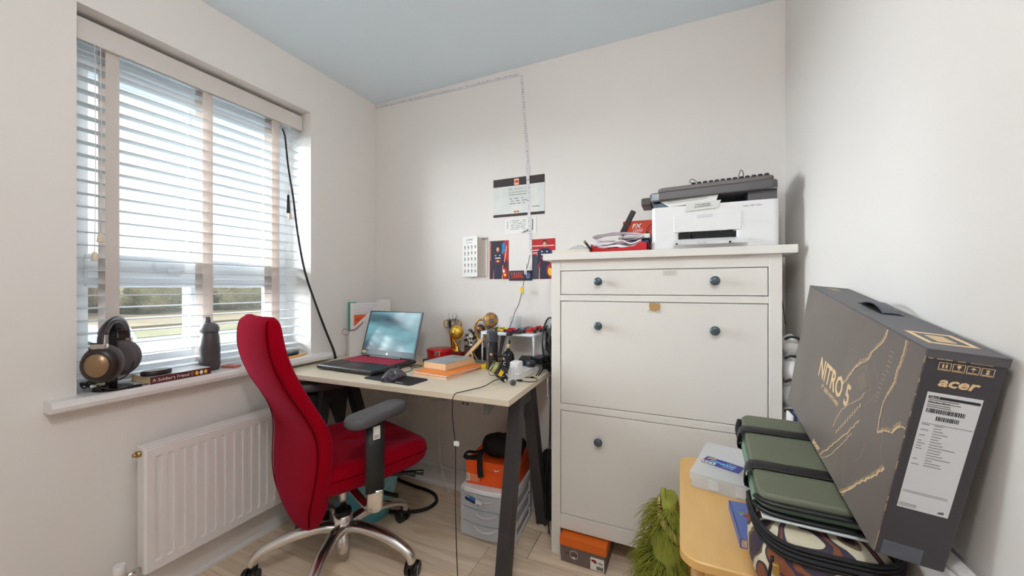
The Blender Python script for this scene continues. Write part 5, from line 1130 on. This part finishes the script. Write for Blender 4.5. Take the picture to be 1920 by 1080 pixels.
B().at(lp_(-.030, -.016), lr).use(paper).box(-.018, .018, -.008, .007, -.0004, .0002).use(ink).box(-.014, -.010, -.005, .004, 0, .0004).box(-.008, -.006, -.005, .004, 0, .0004).box(-.003, .001, -.005, .004, 0, .0004).box(.004, .006, -.005, .004, 0, .0004).box(.009, .013, -.005, .004, 0, .0004).build('bar_code', None, tk)
text(tk, 'multi box', white_ink, lp_(.010, .013), lr, .007); text(tk, 'ASSORTED', white_ink, lp_(.006, -.016), lr, .0065)
bb_ = thing('blue_book', 'blue covered book with a pale spine under the camouflage bag', 'book', (.124, .972, TZ), math.radians(2))
B().box(.002, .155, .002, .160, .001, .020).build('pages', mat('pinkish_pages', (214, 188, 182), .8), bb_); B().box(0, .156, 0, .162, .020, .0215).box(0, .156, 0, .162, 0, .001).box(-.001, .001, 0, .162, 0, .0215).build('cover', mat('book_blue', (84, 104, 170), .4), bb_)
B().use(bum).box(.014, .05, .10, .106, .0215, .0219).use(red).box(.022, .04, .096, .112, .0219, .0222).use(mat('muted_green')).box(.01, .03, .104, .110, .0222, .0224).build('cover_emblem', None, bb_)

# camouflage bag
cmo = bpy.data.materials.new('camouflage_cloth'); cmo.use_nodes = True; MATS['camouflage_cloth'] = cmo
t = cmo.node_tree; b_ = t.nodes['Principled BSDF']; b_.inputs['Roughness'].default_value = .75
tc_ = t.nodes.new('ShaderNodeTexCoord'); n1 = t.nodes.new('ShaderNodeTexNoise'); n1.inputs['Scale'].default_value = 13; n1.inputs['Detail'].default_value = .8; n1.inputs['Distortion'].default_value = .7
r1 = t.nodes.new('ShaderNodeValToRGB'); r1.color_ramp.interpolation = 'CONSTANT'
els = [(0, (206, 196, 170)), (.37, (60, 50, 68)), (.43, (130, 74, 48)), (.475, (60, 50, 66)), (.515, (212, 202, 178)), (.60, (112, 92, 70)), (.64, (58, 48, 64))]
r1.color_ramp.elements[0].color = lin(els[0][1]); r1.color_ramp.elements[1].position = els[1][0]; r1.color_ramp.elements[1].color = lin(els[1][1])
for p_, c_ in els[2:]: e_ = r1.color_ramp.elements.new(p_); e_.color = lin(c_)
t.links.new(tc_.outputs['Object'], n1.inputs[0]); t.links.new(n1.outputs[0], r1.inputs[0]); t.links.new(r1.outputs[0], b_.inputs['Base Color'])
cg = thing('camouflage_bag', 'brown and cream camouflage fabric bag with black zip lying on the side table', 'bag', (.237, .965, TZ))
def ztop(y): return .140 + (y + .155) * .172      # local: follows the mat above
def cxy(a, k=1.0):
    c, s_ = math.cos(a), math.sin(a); x = .108 * math.copysign(abs(c) ** .5, c); y = .178 * math.copysign(abs(s_) ** .45, s_)
    if x < 0: x *= 1 - .55 * max(0, min(1, (y + .05) / .06))
    return x * k, y * k
rs = []
for v_ in (0, .06, .2, .35, .5, .65, .8, .92, 1.0):
    ring = []
    for i in range(72):
        x, y = cxy(2 * PI * i / 72); k = (1.05 - .16 * (abs(v_ - .45) * 1.7) ** 2) * (1 + .03 * noise.noise(Vector((x * 14, y * 14, v_ * 2))))
        if v_ > .98: k *= .95
        ring.append((x * min(k, 1.02), y * k, .0225 + (ztop(y) - .0225) * v_))
    rs.append(ring)
B().rings(rs).build('bag_body', cmo, cg)
for k, (dz, rr) in enumerate(((-.004, .0038), (-.011, .0034), (-.018, .0042), (-.025, .0032))):
    P_ = []
    for i in range(48):
        a = PI * 1.0 + PI * .97 * i / 47; x, y = cxy(a); P_.append((x * 1.0, y * (1.0 + .008 * k), ztop(y) + dz))
    B().tube(P_, rr, 6, 1).build('zip_band', rubber if k % 2 else mat('zip_tape', (34, 33, 38), .8), cg)
B().tube([(-.088, -.176, .108), (-.094, -.178, .07), (-.095, -.172, .03)], .003, 6, 3).build('side_piping', black, cg)
B().box(-.090, -.080, -.192, -.182, .084, .104, .002).build('zip_pull', mat('dull_gold'), cg)
# folded green sit mat
gm = thing('folded_mat', 'folded olive green padded mat with two black elastic bands', 'mat', (.245, .985, .7635), 0, rot=(math.radians(10.3), 0, math.radians(-2)))
gmm = mat('olive_padding', (98, 102, 84), .5, bump=(35, .25, .004)); gin = mat('green_inner', (112, 136, 118), .6)
mw, ml = .105, .158
def pad(z0, z1, k, x0=-mw, m_=gmm, nm='pad_layer'):
    B().prism(rpoly(x0, mw, -ml + k, ml, .018, 5), z0, z1, .007, smooth=True).build(nm, m_, gm)
pad(-.014, .010, 0); pad(-.036, -.014, .003, -mw - .006, gin)
b = B()
for y_ in (-.066, .078):
    B().tube([(mw + .004, y_, .010), (mw * .5, y_, .0122), (-mw * .5, y_, .0122), (-mw - .003, y_, .010), (-mw - .012, y_ + .002, -.018), (-mw, y_ + .004, -.037), (0, y_ + .004, -.0385)], .0155, 8, 3, flat=.10).build('elastic_band', black, gm)
B().tube([(-mw - .004, -ml + .01, -.002), (-mw + .02, -ml - .004, -.003), (0, -ml - .006, -.003), (mw, -ml - .004, -.003)], .0060, 8, 3, flat=.7).build('black_binding', black, gm)
B().tube([(-mw - .006, -ml + .014, -.018), (-mw + .02, -ml - .002, -.024), (0, -ml - .004, -.026), (mw, -ml - .002, -.026)], .0070, 8, 3, flat=.6).build('black_binding', black, gm)
B().tube([(-mw - .003, ml - .02, .002), (-mw - .010, .11, -.012), (-mw - .006, .06, -.022)], .006, 6, 4, flat=.5).build('side_strap', black, gm)
ws_ = thing('white_cloth', 'strip of pale cloth trapped between the olive mat and camouflage bag', 'cloth', (.245, .830, .702), math.radians(-3))
B().box(-.105, .06, -.010, .03, 0, .004, .0015).build('cloth_fold', mat('pale_cloth', (206, 212, 216), .9), ws_)

# big laptop carton
A_ = Vector((.011, .9861, .1657)).normalized(); Dn = Vector((-.1108, .1658, -.9799)); Dn = (Dn - A_ * Dn.dot(A_)).normalized(); ex = -A_; ez = -Dn; ey = ez.cross(ex)
O_ = Vector((.270, 1.2428, .8228))
lbx = thing('laptop_carton', 'large dark grey laptop carton with gold lettering leaning on the wall', 'box', O_)
lbx.rotation_euler = Matrix((ex, ey, ez)).transposed().to_euler()
BL_, BH_, BD_ = .52, .3204, .0765
fm_ = mat('carton_stone_grey', (96, 87, 84), .42, var=(5, (120, 110, 104), .7, .6)); em = mat('carton_end_grey', (64, 61, 66), .5); tm = mat('carton_top_grey', (86, 83, 88), .5)
gp = mat('pale_gold_print', (222, 192, 148), .5); dgp = mat('dim_gold_print', (150, 132, 108), .5)
B().box(0, BL_, .0, BD_, .0, BH_ - .002, .0015).build('carton', em, lbx)
B().box(.001, BL_ - .001, -.0008, .0006, .001, BH_ - .001).build('front_panel', fm_, lbx)
B().box(-.001, BL_ + .0012, -.0009, BD_ + .001, BH_ - .003, BH_, .0005).box(BL_ - .0005, BL_ + .0012, -.0005, BD_ + .0005, BH_ - .012, BH_ - .003).build('lid_flap', tm, lbx)
def bolt(pts, w0, m_, lay=0, nm='lightning_print'):
    rd = random.Random(len(pts) * 7 + int(pts[0][0] * 1000)); P_ = []
    for i in range(len(pts) - 1):
        for k in range(6):
            t_ = k / 6; P_.append((pts[i][0] * (1 - t_) + pts[i + 1][0] * t_ + rd.uniform(-.0016, .0016), pts[i][1] * (1 - t_) + pts[i + 1][1] * t_ + rd.uniform(-.0016, .0016)))
    P_.append(pts[-1]); P_ = [(min(max(x_, .001), BL_ - .001), min(max(z_, .001), BH_ - .004)) for x_, z_ in P_]
    v = []; y_ = -.0010 - lay * .0002
    for i, (x_, z_) in enumerate(P_):
        ww = w0 * (.55 + .45 * abs(math.sin(i * 1.7))); v += [(x_ - ww, y_, z_), (x_ + ww, y_, z_)]
    B().add(v, [(2 * i, 2 * i + 1, 2 * i + 3, 2 * i + 2) for i in range(len(P_) - 1)]).build(nm, m_, lbx)
L1 = [(.417, .319), (.413, .3), (.382, .267), (.378, .256), (.336, .222), (.314, .19), (.302, .175)]
bolt(L1, .0016, gp, 1); bolt([(x_ - .003, z_) for x_, z_ in L1], .0038, dgp); bolt([(.378, .256), (.352, .245), (.336, .224)], .0008, gp, 1)
bolt([(.391, .198), (.375, .176), (.347, .158), (.321, .132), (.307, .103), (.302, .086)], .0010, gp, 1); bolt([(.302, .175), (.305, .14), (.306, .10)], .0012, dgp)
L2 = [(.395, .15), (.36, .105), (.324, .064), (.302, .038), (.266, .002)]; bolt(L2, .0012, gp, 1); bolt(L2, .0030, dgp)
L3 = [(.47, .318), (.471, .289), (.466, .266), (.467, .251), (.455, .224), (.451, .197), (.455, .161)]; bolt(L3, .0013, gp, 1); bolt([(x_ + .002, z_) for x_, z_ in L3[:5]], .0040, dgp)
bolt([(.455, .16), (.473, .174), (.491, .18), (.506, .198), (.518, .203)], .0024, gp, 1); bolt([(.455, .163), (.475, .178), (.491, .185), (.506, .204), (.518, .207)], .0045, dgp)
bolt([(.272, .0), (.311, .026), (.353, .077), (.379, .116)], .0010, gp, 1)
L5 = [(.384, .0), (.412, .025), (.438, .057), (.462, .084), (.477, .1), (.495, .124)]; bolt(L5, .0022, gp, 1); bolt([(x_ - .002, z_ + .002) for x_, z_ in L5], .0045, dgp); bolt([(.395, .0), (.405, .02), (.43, .05)], .001, gp, 1)
for q in ([(.451, .197), (.462, .18), (.470, .16), (.48, .13)], [(.43, .13), (.425, .10), (.41, .08)], [(.36, .105), (.365, .08), (.38, .05), (.385, .02)], [(.34, .05), (.345, .02), (.35, .004)], [(.378, .256), (.375, .22), (.36, .21)]): bolt(q, .0006, dgp)
bolt([(.392, .259), (.434, .22), (.396, .175)], .0007, dgp, 0, 'facet_line')
b = B(); dm = (.372, .211)
for k, (r0, r1) in enumerate(((.040, .036), (.022, .0))):
    for i in range(4):
        a0, a1 = PI / 2 * i, PI / 2 * (i + 1)
        b.add([(dm[0] + r0 * .9 * math.cos(a0), -.00095, dm[1] + r0 * .8 * math.sin(a0)), (dm[0] + r0 * .9 * math.cos(a1), -.00095, dm[1] + r0 * .8 * math.sin(a1)), (dm[0] + r1 * .9 * math.cos(a1), -.00095, dm[1] + r1 * .8 * math.sin(a1)), (dm[0] + r1 * .9 * math.cos(a0), -.00095, dm[1] + r1 * .8 * math.sin(a0))], [(0, 1, 2, 3)])
b.build('diamond_emblem', mat('taupe_print', (128, 114, 102), .5), lbx)
b = B()
for i in range(11):
    t_ = i / 10; b.box(.320 + .064 * t_, .3225 + .064 * t_, -.0013, -.001, .083 + .085 * t_, .090 + .085 * t_)
for i in range(12):
    for j in range(3): b.box(.425 + .0035 * j + (.012 if i > 6 else .001 * i), .4262 + .0035 * j + (.012 if i > 6 else .001 * i), -.0012, -.001, .20 + i * .008, .2012 + i * .008)
o = b.build('dash_pattern', gp, lbx); o['kind'] = 'stuff'
text(lbx, 'NITRO 5', gp, (.173, -.0011, .146), RN, .058, sx=.76, off=.0012, name='lettering')
text(lbx, 'IT LIES WITHIN', gp, (.207, -.0011, .128), RN, .0125, sx=1.12, off=.0001)
text(lbx, 'acer', gp, (.221, -.0011, .005), RN, .020, shear=.15, sx=1.15, off=.0005)
RE = (PI / 2, 0, PI / 2)
text(lbx, 'acer', gp, (BL_ + .0004, .0175, .2715), RE, .0185, shear=.25, sx=1.15, off=.0005)
for i in range(4):
    y0 = .0142 + i * .0133; b = B()
    for (ya, yb, za, zb) in ((0, .0118, 0, .0006), (0, .0118, .0100, .0106), (0, .0005, 0, .0106), (.0113, .0118, 0, .0106)): b.box(BL_, BL_ + .0004, y0 + ya, y0 + yb, .2932 + za, .2932 + zb)
    if i == 0: b.box(BL_, BL_ + .0004, y0 + .0035, y0 + .0050, .2965, .3015).box(BL_, BL_ + .0004, y0 + .0068, y0 + .0083, .2965, .3015)
    elif i == 1: b.cyl((BL_, y0 + .006, .3005), (BL_ + .0004, y0 + .006, .3005), .0020, n=10).box(BL_, BL_ + .0004, y0 + .0056, y0 + .0064, .2958, .299)
    elif i == 2: b.add([(BL_ + .0003, y0 + .003, .2995), (BL_ + .0003, y0 + .009, .2995), (BL_ + .0003, y0 + .006, .3022)], [(0, 1, 2)]).box(BL_, BL_ + .0004, y0 + .0057, y0 + .0062, .296, .2995)
    else: b.box(BL_, BL_ + .0004, y0 + .0045, y0 + .0073, .2960, .2985).box(BL_, BL_ + .0004, y0 + .0045, y0 + .0073, .2995, .3015)
    b.box(BL_, BL_ + .0004, y0 + .0015, y0 + .0100, .2944, .2950).build('handling_symbol', gp, lbx)
sl2 = B().box(BL_, BL_ + .0005, .0105, .0635, .0845, .2612).build('shipping_label', mat('label_white', (214, 216, 220), .5), lbx)
b = B().use(mat('label_black', (40, 40, 48), .5)).box(BL_ + .0004, BL_ + .0008, .0125, .0620, .2528, .2565)
yy = .0135; rd = random.Random(2)
for (z0, z1, ya, yb) in ((.2325, .2385, .0135, .052), (.2225, .2285, .0250, .047)):
    yy = ya
    while yy < yb: ww = rd.choice((.0004, .0008, .0012)); b.box(BL_ + .0004, BL_ + .0008, yy, yy + ww, z0, z1); yy += ww + rd.choice((.0005, .0009))
b.box(BL_ + .0004, BL_ + .0008, .0125, .0620, .2165, .2168)
for i in range(5): b.box(BL_ + .0004, BL_ + .0008, .0525 + .0012 * i, .0532 + .0012 * i, .0875 + .0006 * (i % 2), .0905 + .0003 * i)
o = b.build('bar_codes', None, sl2); o['kind'] = 'stuff'
rd = random.Random(8); b = B()
for i in range(16):
    z_ = .214 - i * .0040
    if rd.random() < .6: b.box(BL_ + .0004, BL_ + .0007, .0130, .0130 + rd.uniform(.004, .008), z_, z_ + .0011)
    b.box(BL_ + .0004, BL_ + .0007, .0255, .0255 + rd.uniform(.006, .026), z_, z_ + .0011)
for z_ in (.2500, .2465, .2430, .2402): b.box(BL_ + .0004, BL_ + .0007, .0130, .0130 + rd.uniform(.018, .034), z_, z_ + .0014)
for z_ in (.112, .1098): b.box(BL_ + .0004, BL_ + .0007, .0120, .058, z_, z_ + .0007)
for z_ in (.0915, .0895, .0875): b.box(BL_ + .0004, BL_ + .0007, .0120, .030, z_, z_ + .0008)
o = b.build('small_print', greyink, sl2); o['kind'] = 'stuff'
text(sl2, 'Nitro 5', white_ink, (BL_ + .0009, .0135, .2536), RE, .0032)
text(sl2, 'Obsidian Black', ink, (BL_ + .0007, .0130, .2466), RE, .0036)
B().box(BL_, BL_ + .0004, .006, .050, .002, .026).build('tape_piece', glassy('grey_tape', (150, 156, 170), .35), lbx)
b = B(); rd = random.Random(1); wear = mat('worn_card', (176, 150, 124), .8)
for i in range(22):
    z_ = .30 * rd.random() ** 1.8 + .004; b.box(BL_ - .0003, BL_ + .0003, -.0010, .0001, z_, z_ + rd.uniform(.002, .012))
for i in range(10): y_ = rd.uniform(0, .06); b.box(BL_ + .0008, BL_ + .0015, y_, y_ + rd.uniform(.003, .010), BH_ - .0130, BH_ - .0118)
o = b.build('edge_wear', wear, lbx); o['kind'] = 'stuff'
B().box(.200, .305, .030, .062, BH_ - .0003, BH_ + .0004).build('handle_slot', blackm, lbx)
B().tube([(.205, .046, BH_ + .0005), (.225, .046, BH_ + .007), (.252, .046, BH_ + .010), (.280, .046, BH_ + .007), (.300, .046, BH_ + .0005)], .013, 8, 5, flat=.18).build('carry_handle', mat('handle_grey', (78, 80, 88), .4), lbx)
b = B(); e0, e1, f0, f1 = .424, .488, .014, .066; tt = .006
for (xa, xb, ya, yb) in ((e0, e1, f0, f0 + tt), (e0, e1, f1 - tt, f1), (e0, e0 + tt, f0, f1), (e1 - tt, e1, f0, f1)): b.box(xa, xb, ya, yb, BH_ - .0002, BH_ + .0004)
for i in range(4): b.box(.440 + i * .009, .446 + i * .009, .030, .050, BH_ - .0002, BH_ + .0003)
b.build('square_emblem', gp, lbx)
B().box(.022, .060, .030, .046, BH_ - .0002, BH_ + .0003).box(.030, .040, .026, .050, BH_ - .0002, BH_ + .0003).build('small_emblem', dgp, lbx)

# soft things squeezed between cabinet and wall
wb_ = thing('white_sports_bag', 'white sports bag with black piping squeezed between cabinet and wall', 'bag', (.350, 1.600, .62))
def lump(cx, cy_, cz, rx, ry, rz, s): return lambda u, v_: (cx + rx * math.sin(PI * v_) * math.cos(2 * PI * u), cy_ + ry * math.sin(PI * v_) * math.sin(2 * PI * u), cz - rz * math.cos(PI * v_) * (1 + .1 * noise.noise(Vector((u * 5, v_ * 4, s)))))
wcl = mat('white_nylon', (214, 212, 212), .6)
for i, (cz, rz) in enumerate(((.05, .06), (.14, .05), (.23, .055), (.31, .04))): B().grid(lump(0, -.02 + .01 * (i % 2), cz, .024, .055 - .004 * i, rz, i), 20, 12).build('fabric_fold', wcl, wb_)
for z_ in (.09, .19, .27, .335): B().tube([(-.021, -.05, z_), (-.010, -.074, z_ + .012), (.012, -.070, z_ + .006), (.023, -.04, z_ - .004)], .0045, 6, 4).build('black_piping', black, wb_)
B().tube([(-.018, -.06, .02), (-.014, -.065, .06), (-.004, -.07, .10)], .006, 6, 4, flat=.5).build('grey_strap', mat('grey_strap', (120, 122, 130), .7), wb_)
vc = B().tube([(.335, 1.64, 1.20), (.337, 1.635, 1.10), (.345, 1.62, 1.00)], .0018, 6, 4).build('brown_cord', mat('brown_cord', (70, 58, 52), .7)); tag(vc, 'thin brown cord hanging behind the cabinet above the white bag', 'cord')
bt = thing('striped_towel', 'navy and white striped folded cloth in the gap beside the cabinet', 'towel', (.350, 1.495, .60))
for i in range(6): B().box(-.024 + i * .008, -.0165 + i * .008, -.03, .03, 0, .12, .002).build('towel_fold', (paper, mat('navy_cloth', (44, 52, 84), .8), mat('slate_cloth', (104, 116, 146), .8))[i % 3], bt)

# olive fringed throw beside the table
ol = mat('olive_cloth', (134, 138, 50), .9, var=(14, (158, 160, 70), .5)); fr_ = mat('olive_fringe', (150, 154, 56), .9)
tw_ = thing('fringed_throw', 'olive green shaggy fringed throw bunched on the floor beside the table', 'throw', (-.045, 1.300, 0))
def thr(u, v_):
    a = 2 * PI * u; z = .01 + .455 * v_; prof_ = .62 + .38 * math.sin(PI * min(1, v_ * 1.05 + .02)) - .35 * max(0, v_ - .8) * 3 - .18 * math.exp(-((v_ - .42) / .07) ** 2)
    r = prof_ * (1 + .16 * noise.noise(Vector((math.cos(a) * 2, math.sin(a) * 2, z * 9))))
    return (.055 * r * math.cos(a) + .018 * v_ , .105 * r * math.sin(a), z)
B().rings([[thr(i / 36, j / 22) for i in range(36)] for j in range(23)]).build('cloth_body', ol, tw_)
rd = random.Random(21); b = B()
def strand(p, d, ln, w_):
    q = Vector(p); dr_ = Vector(d).normalized(); pts = [q.copy()]
    for k in range(4): dr_ = (dr_ + Vector((rd.uniform(-.25, .25), rd.uniform(-.25, .25), -.42 + rd.uniform(-.15, .1)))).normalized(); q = q + dr_ * ln / 4; pts.append(q.copy())
    b.tube(pts, lambda t_: w_ * (1 - .75 * t_), 3, 1)
for zone, cnt in (((.37, .45), 240), ((.255, .315), 420), ((.14, .17), 90)):
    for i in range(cnt):
        a = rd.uniform(PI * .55, PI * 1.75); z = rd.uniform(*zone); v_ = (z - .01) / .455; x_, y_, z_ = thr(a / (2 * PI), v_)
        out = (math.cos(a) * 1.0, math.sin(a) * .8, rd.uniform(-.3, .7)); strand((x_, y_, z_), out, rd.uniform(.05, .10), .0017)
o = b.build('fringe', fr_, tw_); o['kind'] = 'stuff'
bgc = mat('beige_ribbon', (206, 170, 112), .8)
def wrap(zc, tilt, m_, wd, nm, a0=PI * .95, a1=PI * 1.85, push=1.05):
    rs = []
    for i in range(15):
        a = a0 + (a1 - a0) * i / 14; z = zc + tilt * (i / 14 - .5); v_ = (z - .01) / .455; x_, y_, z_ = thr(a / (2 * PI), v_); rs.append(((x_ - .018 * v_) * push + .018 * v_, y_ * push, z_))
    B().tube(rs, wd, 6, 1, flat=2.2 if 0 else .35).build(nm, m_, tw_)
for zc, m_, wd, nm, ps2 in ((.405, bgc, .012, 'beige_ribbon', 1.07), (.405 + .014, black, .004, 'black_trim', 1.09), (.405 - .014, black, .004, 'black_trim', 1.09), (.425 + .014, ol, .008, 'green_trim', 1.05)):
    wrap(zc, -.09, m_, wd, nm, push=ps2)
B().grid(lambda u, v_: (-.062 + .05 * u, -.115 + .010 * v_ - .02 * u, .085 + .05 * v_ - .045 * u), 6, 4).build('stitched_panel', mat('khaki_panel', (188, 164, 96), .8), tw_)
b = B()
for i in range(22): b.box(-.060 + i * .0022, -.059 + i * .0022, -.118, -.113, .082 - .002 * i, .088 - .002 * i)
o = b.build('stitching', ink, tw_); o['kind'] = 'stuff'
B().grid(lambda u, v_: (-.05 + .045 * u, -.118 + .01 * v_, .0 + .035 * v_), 4, 3).build('gold_patch', mat('gold_cloth', (196, 150, 44), .8), tw_)
